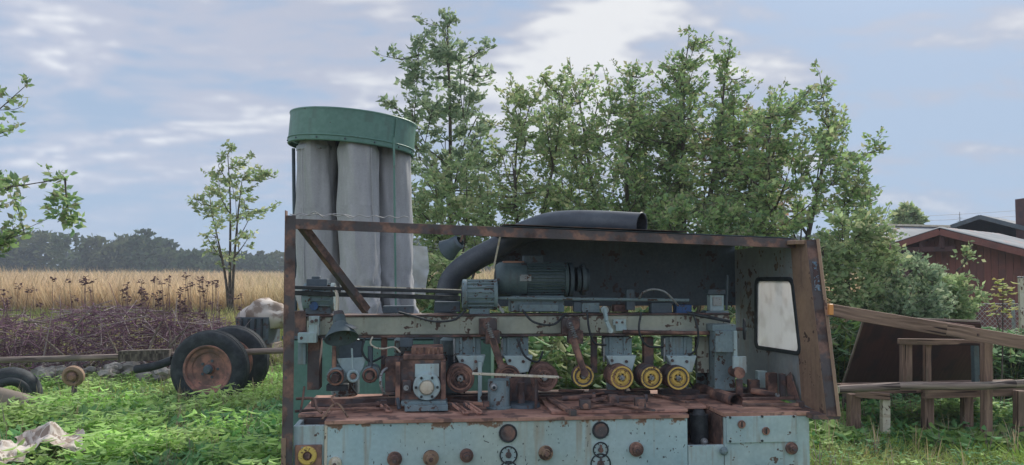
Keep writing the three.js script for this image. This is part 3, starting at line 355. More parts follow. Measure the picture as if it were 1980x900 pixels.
  // gearbox
  { const g = P('gearbox', [pg(772, 694, 862, 778, .34, .24, .012), pg(744, 694, 774, 760, .38, .18, .01)], M.rustDark);
    P('gearbox_cover', [pg(779, 686, 858, 697, .33, .25, .008), pg(795, 671, 857, 687, .36, .2, .01)], M.rust, g); for (let k = 0; k < 6; k++) pb(g, 'cooling_rib', 800 + k * 9, 672, 804 + k * 9, 686, .35, .012, M.rust, .002);
    pb(g, 'face_plate', 802, 704, 849, 730, .325, .012, M.pale); pb(g, 'side_web', 764, 700, 774, 785, .32, .03, M.rust); pb(g, 'side_web', 852, 700, 862, 785, .32, .03, M.rust); pb(g, 'boss', 778, 736, 795, 760, .31, .04, M.rustDark); P('boss_bolt', zc(m(785, 751, .29), .017, .03, 12), M.steel, g);
    const c = m(825, 750, .24), R = 26 * pxm(.24); const f = P('shaft_flange', lathe([[R * .55, 1], [R * .6, .86], [R * .92, .84], [R, .7], [R, 0]], V(c.x, c.y, -.34), V(c.x, c.y, -.235), 30), M.pale, g);
    P('shaft_end', lathe([[.001, 1], [R * .22, 1], [R * .3, .9], [R * .45, .8], [R * .5, .5], [R * .56, .4], [R * .56, 0]], V(c.x, c.y, -.26), V(c.x, c.y, -.222), 18), M.cream, g); for (let k = 0; k < 6; k++) P('flange_bolt', zc(V(c.x + Math.cos(k * 1.047) * R * .78, c.y + Math.sin(k * 1.047) * R * .78, -.236), .009, .016, 6), M.black, g);
    P('gearbox_foot', [pg(775, 776, 863, 786, .26, .28), pg(782, 784, 866, 797, .20, .3)], M.cast, g); P('oil_pipe', tube([m(742, 760, .34), m(736, 745, .32), m(738, 722, .34), m(748, 712, .38)], .01, 16), M.steel, g); P('guard_strip', [bar(m(768, 770, .3), m(772, 792, .28), .02, .02)], M.dark, g); P('gear_hanger', pg(773, 654, 798, 672, .5, .08), M.dark, g); }
  // upright cutter housing with half-open drum and label
  { const c0 = m(965, 765, .3), R = 21 * pxm(.3), y0 = m(965, 796, .2).y, y1 = m(965, 735, .3).y; const h = P('cutter_housing', lathe([[R * 1.15, 0], [R * 1.15, .05], [R, .07], [R, .96], [R * .94, 1], [.001, 1]], V(c0.x, T + .013, c0.z - .03), V(c0.x, y1, c0.z - .03), 28), M.cast); const lb = m(955, 750, .24); P('housing_eye', lathe([[.010, 1], [.02, .8], [.026, 0]], V(lb.x, lb.y, lb.z - .03), V(lb.x, lb.y, lb.z + .006), 18), M.steel, h);
    P('open_drum', uvm(new THREE.CylinderGeometry(.1, .1, y1 - T - .03, 26, 1, true, Math.PI * .35, Math.PI * 1.3).translate(m(1012, 765, .36).x, (y1 + T) / 2 + .005, -.38)), M.rustDark, h); P('drum_base', rod(V(m(1012, 765, .36).x, T + .013, -.38), V(m(1012, 765, .36).x, T + .035, -.38), .115, .11, 26), M.dark, h); P('drum_shaft', rod(V(m(1008, 765, .38).x, T + .03, -.38), V(m(1008, 765, .38).x, y1 - .03, -.38), .024, .024, 14), M.rustDark, h); P('drum_post', rod(my(1036, 795, T).setY(T + .012), m(1036, 734, .26), .008), M.rustDark, h); P('guard_edge', pg(924, 700, 932, 790, .46, .02), M.pale, h); }
  // fittings at the foot of the end wall
  for (const [x0, y0, x1, y1, w, mt] of [[1466, 718, 1484, 752, .62, M.pale], [1450, 735, 1470, 768, .6, M.rustDark], [1486, 722, 1504, 764, .5, M.rust], [1512, 724, 1520, 770, .4, M.rustDark], [1460, 752, 1500, 762, .52, M.rustDark]]) pb(machine, 'wall_fitting', x0, y0, x1, y1, w, .05, mt);
  P('fitting_bolt', zc(m(1505, 765, .3), .013, .02, 10), M.steel); P('clamp_screw', rod(m(1452, 756, .46), m(1500, 764, .4), .02), M.rust); P('wall_gusset', sheetQ(mu(1525, 772, U - .02), mu(1548, 776, U - .02), mu(1530, 720, U - .02), mu(1520, 730, U - .02), .006), M.rustDark);
}
// ---------------- loose pieces lying on the table
const W = (v) => v.clone().applyMatrix4(machine.matrixWorld);
function loose(name, label, category, base, group) { const g = thing(name, label, category, W(base), group, YAW); off.set(g, base.clone()); return g; }
{
  const U_ = (px, py, len, lab) => { const c = my(px, py, T + .02), g = loose('u_clamp', lab, 'clamp', c.clone().setY(T + .013), 'rusty forked clamps on the machine table'); const dx = -.07, a = V(c.x, T + .03, c.z), pr = []; for (const s of [-1, 1]) part(g, 'prong', bar(V(a.x + s * .014, T + .028, a.z), V(a.x + dx + s * .014, T + .05, a.z - len), .009, .018), M.copperBar); part(g, 'bend', tube([V(a.x - .014, T + .028, a.z), V(a.x - .01, T + .028, a.z + .018), V(a.x + .01, T + .028, a.z + .018), V(a.x + .014, T + .028, a.z)], .008, 10, 6), M.copperBar); part(g, 'heel', boxg(a.x + dx - .025, T + .013, a.z - len - .02, a.x + dx + .025, T + .056, a.z - len + .02), M.rustDark); };
  U_(752, 797, .18, 'rusty forked clamp lying just left of the gearbox'); U_(901, 801, .2, 'rusty forked clamp right of the gearbox, nearer to it'); U_(928, 801, .2, 'rusty forked clamp beside the grey upright cutter housing');
  const rb = (n, lab, pts, r, mt) => { const g = loose(n, lab, 'rod', pts[0].clone().setY(T + .01)); part(g, 'shaft', tube(pts, r, 30, 7), mt); return g; };
  rb('bent_rod', 'bent rusty rod over the dark recess by the left post', [m(572, 772, .10), m(600, 771, .12), m(607, 773, .1), m(612, 790, .06), m(622, 799, .03)], .009, M.rust);
  rb('steel_rod', 'long rusty rod lying level behind the bent rod', [m(570, 784, .14).setY(T + .045), m(640, 780, .2).setY(T + .045), m(745, 776, .3).setY(T + .025)], .009, M.rust);
  rb('steel_rod', 'short rusty rod leaning upright beside the left corner post', [m(580, 799, .06), m(585, 772, .07), m(588, 748, .1)], .007, M.rustDark);
  { const g = loose('wire_bracket', 'kinked rusty wire bracket at the table corner', 'bracket', my(645, 800, T)); part(g, 'wire', tube([m(622, 803, .02).setY(T + .015), m(640, 787, .1), m(648, 781, .12), m(656, 784, .12), m(672, 795, .06).setY(T + .02)], .007, 24, 6), M.wallRust); part(g, 'stem', tube([m(648, 784, .11), m(641, 770, .12), m(649, 762, .13)], .006, 14, 6), M.rust); }
  { const a = my(1350, 752, T + .045), b = my(1424, 776, T + .045); const g = loose('rusty_pipe', 'thick short rusty pipe lying at the right end of the table', 'pipe', a.clone().setY(T + .012)); part(g, 'barrel', rod(a, b, .043, .043, 22, true), M.rust); part(g, 'inner_wall', rod(a, b.clone().add(a.clone().sub(b).setLength(.002)), .036, .036, 22, true), M.rustDark); part(g, 'collar', rod(b.clone().add(a.clone().sub(b).setLength(.03)), b.clone(), .046, .046, 22, true), M.rustDark); }
  { const a = m(913, 723, .24), b = m(1081, 730, .24); const g = loose('wooden_lath', 'thin pale wooden lath resting across the cutter housing', 'lath', a.clone()); part(g, 'stick', bar(a, b, .02, .016), M.cream); part(g, 'frayed_end', bar(b, b.clone().add(V(.02, -.004, 0)), .012, .009), M.wood); }
  for (const [x0, y0, x1, y1, lab] of [[640, 772, 745, 769, 'long flat rusty bar behind the kinked wire bracket'], [655, 786, 742, 781, 'flat rusty bar left of the forked clamp by the gearbox'], [872, 775, 940, 783, 'flat rusty bar between gearbox and cutter housing'], [1430, 772, 1540, 770, 'long flat rusty bar at the foot of the hood window wall'], [1436, 784, 1548, 783, 'flat rusty bar along the right front table edge'], [1060, 770, 1108, 800, 'flat rusty bar pointing forward left of the scrap heap']]) { const a = my(x0, y0, T + .05), b = my(x1, y1, T + .05); const g = loose('flat_bar', lab, 'bar', a.clone().setY(T + .034)); part(g, 'bar', bar(a, b, .035, .018), M.rust); part(g, 'end_lug', boxg(b.x - .02, b.y - .012, b.z - .022, b.x + .02, b.y + .022, b.z + .022), M.rustDark); }
  // scrap heap of iron bits before the yellow pulleys
  const ORD = ['first', 'second', 'third', 'fourth', 'fifth', 'sixth', 'seventh', 'eighth', 'ninth', 'tenth', 'eleventh', 'twelfth'];
  for (let i = 0; i < 12; i++) {
    const px = 1105 + i * 13 + rr(-3, 3), py = rr(756, 792), c = my(px, py, T + .04); const a = rr(-.5, .5), L = rr(.1, .26), dir = V(Math.cos(a), rr(-.05, .1), Math.sin(a)).multiplyScalar(L / 2); c.y = T + .045 + rr(0, .03);
    const bits = ['flat rusty iron strip', 'short rusty bolt', 'rusty iron block', 'thin rusty iron bar'][i % 4];
    const g = loose('iron_scrap', `${bits}, ${ORD[i]} from the left in the scrap heap on the table`, 'scrap', c.clone().setY(T + .034), 'iron scrap heap on the table');
    if (i % 4 === 0) part(g, 'strip', bar(c.clone().sub(dir), c.clone().add(dir), .045, .014), M.rust); else if (i % 4 === 1) { part(g, 'shank', rod(c.clone().sub(dir), c.clone().add(dir), .017, .017, 10), M.rustDark); part(g, 'head', rod(c.clone().add(dir), c.clone().add(dir.clone().multiplyScalar(1.2)), .03, .03, 6), M.rustDark); } else if (i % 4 === 2) { part(g, 'block', boxg(c.x - .03, T + .036, c.z - .04, c.x + .035, T + .10, c.z + .03, .008), M.rustDark); part(g, 'boss', zc(V(c.x, T + .062, c.z + .044), .018, .014, 12), M.rust); } else part(g, 'bar', rod(c.clone().sub(dir), c.clone().add(dir), .009, .009, 8), M.rust);
  }
  for (const [x0, y0, x1, y1, lab] of [[1105, 790, 1190, 782, 'flat rusty bar lying along the front of the scrap heap'], [1150, 775, 1262, 794, 'flat rusty bar lying crosswise through the scrap heap'], [1268, 764, 1330, 778, 'flat rusty bar at the right end of the scrap heap']]) { const a = my(x0, y0, T + .05), b = my(x1, y1, T + .05); const g = loose('flat_bar', lab, 'bar', a.clone().setY(T + .034)); part(g, 'bar', bar(a, b, .03, .012), M.rust); part(g, 'end_eye', uvm(new THREE.TorusGeometry(.014, .006, 6, 14).rotateX(Math.PI / 2).translate(b.x, b.y, b.z)), M.rustDark); }
}

// ------------------------------------------------------------------ flexible duct over the hood
{
  const pts = [m(862, 640, 1.45), m(866, 560, 1.42), m(880, 532, 1.40), m(912, 506, 1.36), m(960, 480, 1.30), m(1010, 452, 1.20), m(1055, 436, 1.02), m(1100, 431, .80), m(1160, 432, .62), m(1240, 437, .42)].map(W);
  pts[0].y = .3; const g = thing('duct_pipe', 'thick black plastic duct curving up and over the machine roof', 'pipe', pts[0].clone()); const R = .09, n = 90, cv = new THREE.CatmullRomCurve3(pts, false, 'centripetal');
  part(g, 'pipe_wall', uvm(new THREE.TubeGeometry(cv, n, R, 24)), M.pipe);
  const e = pts.at(-1), t = cv.getTangent(1); part(g, 'pipe_bore', rod(e.clone().addScaledVector(t, -.3), e.clone().addScaledVector(t, .001), R - .006, R - .006, 24, true), M.black);
  part(g, 'end_rim', uvm(new THREE.TorusGeometry(R - .002, .006, 8, 30).applyQuaternion(new THREE.Quaternion().setFromUnitVectors(V(0, 0, 1), t)).translate(e.x, e.y, e.z)), M.pipe);
}
// ------------------------------------------------------------------ dust collector
{
  const D = 7.35, c = at(677, 525, D), g = thing('dust_collector', 'tall dust collector with green ring and grey felt filter bags', 'dust collector', V(c.x, 0, c.z));
  const s = D / F, top = at(677, 232, D).y, bot = at(677, 292, D).y, R = 120 * s, tilt = -4.6 * Math.PI / 180;
  const tip = (geo) => { geo.translate(-c.x, -bot, -c.z).rotateZ(tilt).translate(c.x, bot, c.z); return geo; };
  const hgt = top - bot;
  const ring = part(g, 'ring', tip(uvm(new THREE.LatheGeometry([[R - .012, 0], [R, 0], [R + .006, .008], [R + .002, .016], [R + .002, hgt - .02], [R + .010, hgt - .012], [R + .010, hgt], [R - .008, hgt], [R - .012, hgt - .02], [R - .012, 0]].map(([a, b]) => new THREE.Vector2(a, b)), 64).translate(c.x, bot, c.z))), M.green);
  part(ring, 'ring_floor', tip(uvm(new THREE.CircleGeometry(R - .014, 48).rotateX(Math.PI / 2).translate(c.x, bot + .05, c.z))), M.dark);
  part(ring, 'rolled_bead', tip(uvm(new THREE.TorusGeometry(R + .003, .007, 8, 64).rotateX(Math.PI / 2).translate(c.x, bot + .05, c.z))), M.green); for (let k = 0; k < 14; k++) { const a = k * .4488 + .1; part(ring, 'rivet', tip(new THREE.SphereGeometry(.009, 8, 6).translate(c.x + Math.sin(a) * (R + .003), bot + .025, c.z + Math.cos(a) * (R + .003))), M.dark); }
  part(ring, 'ring_seam', tip(boxg(c.x + R * .78, bot + .01, c.z + R * .64, c.x + R * .8, top - .02, c.z + R * .66)), M.green);
  const yb = 1.14, yt = bot + .06;
  [-52, 20, 92, 164, 236].forEach((a, i) => {
    const t = a * Math.PI / 180, Rb = .355, rb = .178, bx = c.x + Math.sin(t) * Rb, bz = c.z + Math.cos(t) * Rb, H = yt - yb + (Math.sin(t) * -Rb) * .07; const q = new THREE.CylinderGeometry(rb, rb, H, 56, 70, true), p = q.attributes.position;
    for (let k = 0; k < p.count; k++) {
      let x = p.getX(k), y = p.getY(k), z = p.getZ(k); const an = Math.atan2(x, z), v = y / H + .5; const wob = (fbm(Math.cos(an) * 1.4 + 20 + i * 9, v * 2.2 + Math.sin(an) * 1.4 + 20, 0, 4, 501 + i) - .5) * .075 + (fbm(Math.cos(an) * 5 + 30, Math.sin(an) * 5 + v * 2.2 + 30 + i, 0, 3, 511) - .5) * .03;
      const fold = .010 * Math.pow(Math.abs(Math.sin(an * 3 + v * 3 + i * 2)), 6) * ss(.6, 0, v) - .035 * ss(.93, 1, v); const crum = (fbm(Math.cos(an) * 3 + 8 + v * 6, Math.sin(an) * 3 + v * 9 + i * 5 + 8, 0, 4, 521) - .5) * .15 * ss(.45, .05, v);
      const pleat = .007 * Math.sin(an * 7 + 3 * fbm(v * 2.5 + i, 3, 0, 2, 525) + i) * (.4 + .6 * fbm(an * 1.2 + 9, v * 3 + 9, 0, 2, 527)); const r = 1 + (wob + fold + crum + pleat) / rb; p.setXYZ(k, x * r + (1 - v) * .045, y, z * r + Math.sin(v * 5 + i) * .006);
    }
    q.translate(bx, (yb + yt) / 2 + (Math.sin(t) * -Rb) * .035, bz); q.computeVertexNormals(); const bag = part(g, 'filter_bag', uvm(q), M.felt); part(bag, 'clamp_band', uvm(new THREE.CylinderGeometry(rb - .012, rb - .012, .035, 36, 1, true).translate(bx, yt - .10 - Math.sin(t) * Rb * .08, bz)), M.steel); part(bag, 'seam', tube(Array.from({ length: 9 }, (_, j) => V(bx + Math.sin(t + .5) * (rb + .012) + (j / 8) * .045, lerp(yt - .1, yb + .05, j / 8), bz + Math.cos(t + .5) * (rb + .012))), .006, 30, 5), M.felt);
  });
  for (const px of [567, 761]) { const a = at(px, 290, px < 600 ? D - .02 : D - .6), b = at(px + 6, 560, px < 600 ? D - .02 : D - .6); a.y = bot + .02; b.y = .95; part(g, 'support_rod', rod(b, a, px < 600 ? .016 : .009, px < 600 ? .016 : .009, 10), px < 600 ? M.dark : M.green); }
  part(g, 'support_rod', rod(V(c.x - .3, .95, c.z - .5), V(c.x - .3, bot, c.z - .48), .016), M.dark); part(g, 'rod_clip', bar(at(569, 494, D), at(586, 494, D), .02, .02), M.dark);
  const x0 = at(572, 700, 7.1).x, x1 = at(952, 700, 7.1).x; const bx = part(g, 'base_cabinet', boxg(x0, .22, c.z + .62, x1, 1.03, c.z - .45, .02), M.green); part(g, 'deck', boxg(x0 - .02, 1.032, c.z + .63, x1 + .02, 1.06, c.z - .46), M.dark);
  for (const [x, z] of [[x0 + .06, .55], [x1 - .06, .55], [x0 + .06, -.38], [x1 - .06, -.38]]) part(g, 'leg', boxg(x - .03, -.05, c.z + z - .03, x + .03, .22, c.z + z + .03), M.rustDark); part(bx, 'door_seam', boxg((x0 + x1) / 2 + .1, .26, c.z + .624, (x0 + x1) / 2 + .108, .99, c.z + .615), M.dark);
  part(g, 'collar', uvm(new THREE.CylinderGeometry(.54, .56, .1, 48, 1, true).translate(c.x + .03, 1.11, c.z)), M.dark);
  // crumpled plastic sheet beside the bags
  const k = new THREE.PlaneGeometry(.17, .46, 14, 24), p = k.attributes.position; for (let i = 0; i < p.count; i++) { const x = p.getX(i), y = p.getY(i); p.setXYZ(i, x * (1 + .5 * ss(-.2, .1, y)) + (y < 0 ? y * -.12 : y * -.2), y, (fbm(x * 7 + 5, y * 7 + 5, 0, 4, 531) - .5) * .16 + Math.abs(x) * .3); } k.computeVertexNormals(); const sp = at(806, 518, 7.72); k.rotateZ(-.1).translate(sp.x, sp.y - .02, sp.z);
  lone('plastic_sheet', 'crumpled white plastic sheet hanging right of the filter bags', 'plastic', uvm(k), mat(null, 1, { color: new THREE.Color(.62, .66, .70), roughness: .35, transmission: .25 }));
}
// crumpled cloth-like lump
function lump(rx, ry, rz, seed, amp = .35) { const g = smoothed(new THREE.IcosahedronGeometry(1, 5)), p = g.attributes.position; for (let i = 0; i < p.count; i++) { const v = V(p.getX(i), p.getY(i), p.getZ(i)); const n = fbm(v.x * 1.7 + v.z * 1.1 + 20, v.y * 1.7 + v.z * 1.3 + 20, 0, 5, seed) - .5, rg = Math.abs(fbm(v.x * 3 + v.z * 2 + 9, v.y * 3 - v.z * 2 + 9, 0, 3, seed + 5) - .5); const k = 1 + n * amp * 2 - rg * amp * .8; p.setXYZ(i, v.x * rx * k, Math.max(v.y, -.55) * ry * k, v.z * rz * k); } g.computeVertexNormals(); return g; }
{
  const s = at(818, 592, 7.6), a = lump(.11, .09, .12, 541); a.translate(s.x, 1.11, s.z); lone('white_bag', 'small white plastic bag on the deck right of the filter bags', 'bag', uvm(a), M.sack);
}
// ------------------------------------------------------------------ cart axle with two wheels, drawbar
function wheel(parent, cx, cy, cz, R, w) {
  const A = V(cx, cy, cz - w / 2), B = V(cx, cy, cz + w / 2), P2 = (prof, seg = 48) => lathe(prof, A, B, seg);
  const wh = new THREE.Group(); wh.name = 'wheel'; off.set(wh, off.get(parent)); parent.add(wh);
  part(wh, 'tyre', P2([[R * .58, .1], [R * .66, .02], [R * .80, 0], [R * .92, .06], [R * .965, .14], [R * .98, .2], [R * .995, .28], [R, .5], [R * .995, .72], [R * .98, .8], [R * .965, .86], [R * .92, .94], [R * .80, 1], [R * .66, .98], [R * .58, .9]], 56), M.rubber);
  part(wh, 'rim', P2([[R * .60, .92], [R * .64, .95], [R * .62, .985], [R * .58, .95], [R * .55, .8], [R * .45, .74], [R * .42, .66], [R * .30, .62], [R * .14, .60], [R * .13, .8], [.001, .8]], 48), M.rim);
  part(wh, 'rim', P2([[R * .57, .1], [R * .6, .05], [R * .55, .05], [R * .52, .3], [.001, .3]], 36), M.rim);
  part(wh, 'hub', [lathe([[R * .13, 0], [R * .12, .6], [R * .09, .8], [R * .09, 1], [.001, 1]], V(cx, cy, cz + w * .25), V(cx, cy, cz + w * .52), 20)], M.dark); for (let k = 0; k < 5; k++) part(wh, 'wheel_nut', zc(V(cx + Math.cos(k * 1.257) * R * .22, cy + Math.sin(k * 1.257) * R * .22, cz + w * .16), .018, .04, 6), M.dark);
  for (let k = 0; k < 3; k++) part(wh, 'tread_rib', uvm(new THREE.TorusGeometry(R * .99, .009, 6, 60).translate(cx, cy, cz + (k - 1) * w * .2)), M.rubber);
}
{
  const d1 = 9.43, c1 = at(400, 714, d1), R = .45, c = V(c1.x, 0, -9.9); const g = thing('cart_axle', 'old cart axle with two black tyres, rusty rims and a long drawbar', 'cart', c);
  wheel(g, c1.x, .45, -d1 - .1, R, .22); wheel(g, c1.x, .45, -10.3, R, .22);
  part(g, 'axle', rod(V(c1.x, .45, -9.5), V(c1.x, .45, -10.35), .045), M.rustDark);
  const p0 = at(-60, 698, 9.92), p1 = at(330, 687, 9.92), p2 = at(560, 678, 9.92); part(g, 'drawbar', tube([p0, at(150, 693, 9.92), p1, at(450, 682, 9.92), p2], .038, 40, 10), M.wood); part(g, 'timber_block', bar(at(232, 689, 9.88), at(330, 686, 9.88), .12, .13), M.bark); part(g, 'leaf_spring', tube([at(262, 715, 9.75), at(300, 708, 9.7), at(332, 697, 9.7)], .05, 14, 8), M.rubber); part(g, 'axle_bracket', boxg(c1.x - .1, .40, -9.82, c1.x + .1, .56, -10.02), M.rustDark);
}
{
  const c = at(18, 730, 9.6); const g = thing('old_tyre', 'old tyre half sunk in the weeds behind the grey log', 'tyre', V(c.x, 0, c.z)); const q = new THREE.Group(); const geo = uvm(new THREE.TorusGeometry(.24, .11, 18, 44).scale(1, 1, 1.1).rotateY(.5).translate(c.x, .11, c.z)); part(g, 'tread', geo, M.rubber); part(g, 'sidewall_ring', uvm(new THREE.TorusGeometry(.2, .05, 10, 40).rotateY(.5).translate(c.x + .05, .11, c.z + .09)), M.rubber);
  const a = at(-18, 738, 8.7), b = at(66, 766, 8.4); a.y = .24; b.y = .17; const l = thing('log', 'short grey log lying in the weeds before the old tyre', 'log', V(a.x, 0, a.z)); part(l, 'bark', roughen(smoothed(alignY(new THREE.CylinderGeometry(.12, .13, a.distanceTo(b), 20, 14, true), a, b)), .02, 5), mat(barkT, .5, { roughness: 1, color: new THREE.Color(1.9, 1.85, 1.8) })); for (const [u, v] of [[a, b], [b, a]]) part(l, 'cut_end', rod(u.clone().lerp(v, .0), u.clone().lerp(v, .02), .118, .12, 20), M.wood);
  const f = at(140, 727, 9.3); const fw = thing('rusty_pulley', 'small orange rusty pulley wheel standing in the weeds', 'pulley', V(f.x, 0, f.z)); const A = V(f.x - .01, .40, f.z - .06), B = V(f.x, .38, f.z + .02); part(fw, 'disc', lathe([[.06, 0], [.12, .2], [.125, .5], [.12, .8], [.09, 1], [.06, .7], [.05, .7]], A, B, 30), M.wallRust); part(fw, 'hub', lathe([[.05, 0], [.055, .8], [.03, 1], [.001, 1]], A, B.clone().add(V(0, 0, .03)), 18), M.rust); part(fw, 'stand', rod(V(f.x, 0, f.z - .04), V(f.x, .36, f.z - .04), .03), M.rustDark);
}
{ // rubble behind the drawbar
  const R2 = mulberry(77); const rub = []; for (let i = 0; i < 80; i++) { const px = 60 + R2() * 270, d = 10.8 + R2() * 1.3, c = at(px, 720, d), r = .04 + R2() * .075; const s = new THREE.IcosahedronGeometry(r, 1); const p = s.attributes.position; const k = 1000 + i; s.computeVertexNormals(); for (let j = 0; j < p.count; j++) { const n = .75 + .5 * hash(Math.round(p.getX(j) * 300), Math.round(p.getY(j) * 300 + p.getZ(j) * 77), k); p.setXYZ(j, p.getX(j) * n * 1.3, p.getY(j) * n * .8, p.getZ(j) * n); } s.rotateY(R2() * 6).translate(c.x, R2() * .22 + .04, c.z); s.computeVertexNormals(); rub.push(uvm(s)); }
  const o = lone('rubble_heap', 'heap of grey stones and rubble behind the drawbar', 'rubble', rub, M.stone); o.userData.kind = 'stuff';
  const wl = (px, py, d, rx, ry, rz, sd, name, lab) => { const c = at(px, py, d), g = lump(rx, ry, rz, sd); g.rotateY(sd).translate(c.x, ry * .5, c.z); return lone(name, lab, 'sack', uvm(g), M.sack); };
  // torn sacking lying in the weeds: a creased open sheet
  const sheet = (px, py, d, w, h, sd, turn, lab) => { const g = new THREE.PlaneGeometry(w, h, 44, 30); g.rotateX(-Math.PI / 2); const p = g.attributes.position; for (let i = 0; i < p.count; i++) { const x = p.getX(i), z = p.getZ(i), e = 1 + .22 * (fbm(Math.atan2(z, x) * 1.6 + 9, 4, 0, 3, sd) - .5) * 2; const rdg = Math.exp(-(((x + .1 * z) / (  .16 * w)) ** 2)) * .09 + (fbm(x * 6 + 6, z * 6 + 6, 0, 5, sd + 2) - .5) * .2; p.setXYZ(i, x * e, .26 + rdg, z * e); } g.computeVertexNormals(); const c = ground(px, py, .25); g.rotateY(turn).translate(c.x, 0, c.z); const t = uvm(g); return lone('torn_sack', lab, 'sack', t, M.sack, 'torn sacking in the weeds'); };
  sheet(95, 855, 0, .50, .75, 551, .55, 'dirty torn white sack spread in the weeds'); sheet(-6, 893, 0, .36, .4, 561, .4, 'corner of a pale sack at the left edge of the weeds');
  // crate with a sack on it
  const c = at(500, 620, 13), g = thing('crate', 'dark plastic crate under a white sack beyond the wheels', 'crate', V(c.x, 0, c.z)); const y0 = .45, y1 = at(490, 612, 13).y, x0 = at(468, 620, 13).x, x1 = at(530, 620, 13).x;
  part(g, 'side', boxg(x0, y0, -12.7, x1, y1, -12.73), M.dark); part(g, 'side', boxg(x0, y0, -13.3, x1, y1, -13.33), M.dark); part(g, 'end', boxg(x0, y0, -12.732, x0 + .03, y1 - .003, -13.298), M.dark); part(g, 'end', boxg(x1 - .03, y0, -12.732, x1, y1 - .003, -13.298), M.dark); part(g, 'bottom', boxg(x0 + .032, y0, -12.732, x1 - .032, y0 + .02, -13.298), M.dark); for (let k = 1; k < 5; k++) part(g, 'rib', boxg(x0 + (x1 - x0) * k / 5 - .012, y0 + .02, -12.66, x0 + (x1 - x0) * k / 5 + .012, y1 - .02, -12.7), M.black); part(g, 'pallet', boxg(x0 - .05, -.06, -12.72, x1 + .05, y0 - .002, -13.3), M.wood);
  const sk = lump(.42, .30, .3, 571, .3); sk.translate(at(512, 590, 13).x, y1 - .02, -13); lone('sack', 'full white sack slumped on top of the dark crate', 'sack', uvm(sk), M.sack);
}
// ------------------------------------------------------------------ timber and old bench at the right
{
  const oldWood = mat(woodT, 1, { roughness: .95, bump: .003, color: new THREE.Color(.95, .80, .72) });
  const wb = (parent, n, a, b, w, h, mt = oldWood) => part(parent, n, bar(a, b, w, h), mt);
  { const a = at(1606, 600, 7.5), b = at(2010, 668, 6.9); const g = thing('long_plank', 'long weathered plank sloping down to the right over the bench', 'plank', V(a.x, 0, a.z)); wb(g, 'plank', a, b, .05, .115); wb(g, 'batten', a.clone().lerp(b, .45).add(V(0, .045, -.1)), a.clone().lerp(b, .74).add(V(0, .06, -.1)), .04, .03); part(g, 'bolt', zc(a.clone().lerp(b, .72).add(V(0, 0, .03)), .014, .03, 8), M.rustDark); }
  { const g = thing('orange_marker', 'orange plastic reflector on the outer edge of the machine hood', 'reflector', at(1607, 599, 5.1)); const c = at(1607, 599, 5.1); part(g, 'lens', boxg(c.x - .014, c.y - .035, c.z - .02, c.x + .016, c.y + .035, c.z + .01, .006), mat(null, 1, { color: new THREE.Color(.75, .32, .10), roughness: .4 })); part(g, 'clip', boxg(c.x - .02, c.y - .045, c.z - .024, c.x + .01, c.y - .036, c.z + .005), M.rustDark); }
  { // dark board tipped face down, standing in for an open box's shaded inside
    const A = at(1630, 748, 8.7), B = at(1672, 616, 8.0), C = at(1896, 624, 8.0), Dd = at(1896, 748, 8.7); const g = thing('brown_panel', 'large dark brown board standing in for the shaded inside of an open box', 'board', V(A.x, 0, A.z)); const q = new THREE.BufferGeometry(), n = B.clone().sub(A).cross(Dd.clone().sub(A)).normalize().multiplyScalar(-.02), L = [A, B, C, Dd], K = L.map((v) => v.clone().add(n)), p = []; const tri = (...k) => k.forEach((v) => p.push(v.x, v.y, v.z)); tri(L[0], L[1], L[2], L[0], L[2], L[3]); tri(K[2], K[1], K[0], K[3], K[2], K[0]); for (let i = 0; i < 4; i++) { const j = (i + 1) % 4; tri(L[j], L[i], K[i], L[j], K[i], K[j]); } q.setAttribute('position', new THREE.Float32BufferAttribute(p, 3)); q.computeVertexNormals(); part(g, 'board', uvm(q), M.brown); part(g, 'edge_strip', bar(A, B, .025, .03), M.wood); part(g, 'edge_strip', bar(B.clone().add(V(0, .012, 0)), C.clone().add(V(0, .012, 0)), .03, .02), M.wood); for (const t of [.02, .95]) part(g, 'front_leg', bar(A.clone().lerp(Dd, t), A.clone().lerp(Dd, t).setY(-.05).add(V(0, 0, -.05)), .05, .05), M.wood); }
  { // workbench frame
    const d = 7.6, g = thing('bench_frame', 'weathered wooden bench frame with square legs beside the machine', 'bench', ground(1780, 830)); const v = (px, y0, y1, dd, w = .085, mt = oldWood) => { const a = at(px, y0, dd), b = at(px, y1, dd); b.y = Math.max(b.y, -.05); wb(g, 'post', a, b, w, w, mt); };
    v(1752, 656, 742, d); v(1794, 660, 742, d - .02, .06); v(1908, 655, 842, d - .25, .075); v(1794, 754, 850, d); v(1712, 768, 838, d - .1, .07, M.cream); v(1651, 762, 850, d + .05, .1); v(1870, 760, 850, d + .1); v(1974, 756, 850, d - .2, .09);
    wb(g, 'rail', at(1738, 661, d - .05), at(1912, 663, d - .05), .05, .055); wb(g, 'rail', at(1786, 762, d - .08), at(1992, 756, d - .08), .06, .085); wb(g, 'rail', at(1655, 762, d - .02), at(1722, 768, d - .15), .05, .06); wb(g, 'shelf', at(1640, 752, d + .3), at(1990, 744, d + .3), .55, .03); part(g, 'blue_post', boxg(at(1896, 700, 7.6).x - .02, .42, -7.66, at(1896, 700, 7.6).x + .03, at(1896, 662, 7.6).y, -7.72), M.motor); }
  { const a = at(1622, 754, 7.25), b = at(2000, 741, 7.15); const g = thing('pole', 'thin round peeled pole lying level across the bench legs', 'pole', V(a.x, a.y - .04, a.z)); part(g, 'shaft', tube([a, a.clone().lerp(b, .35).add(V(0, .012, 0)), a.clone().lerp(b, .7).add(V(0, -.01, 0)), b], .036, 30, 10), M.wood); part(g, 'cut_end', rod(a.clone(), a.clone().add(V(-.006, 0, 0)), .034, .034, 12), M.cream); }
}
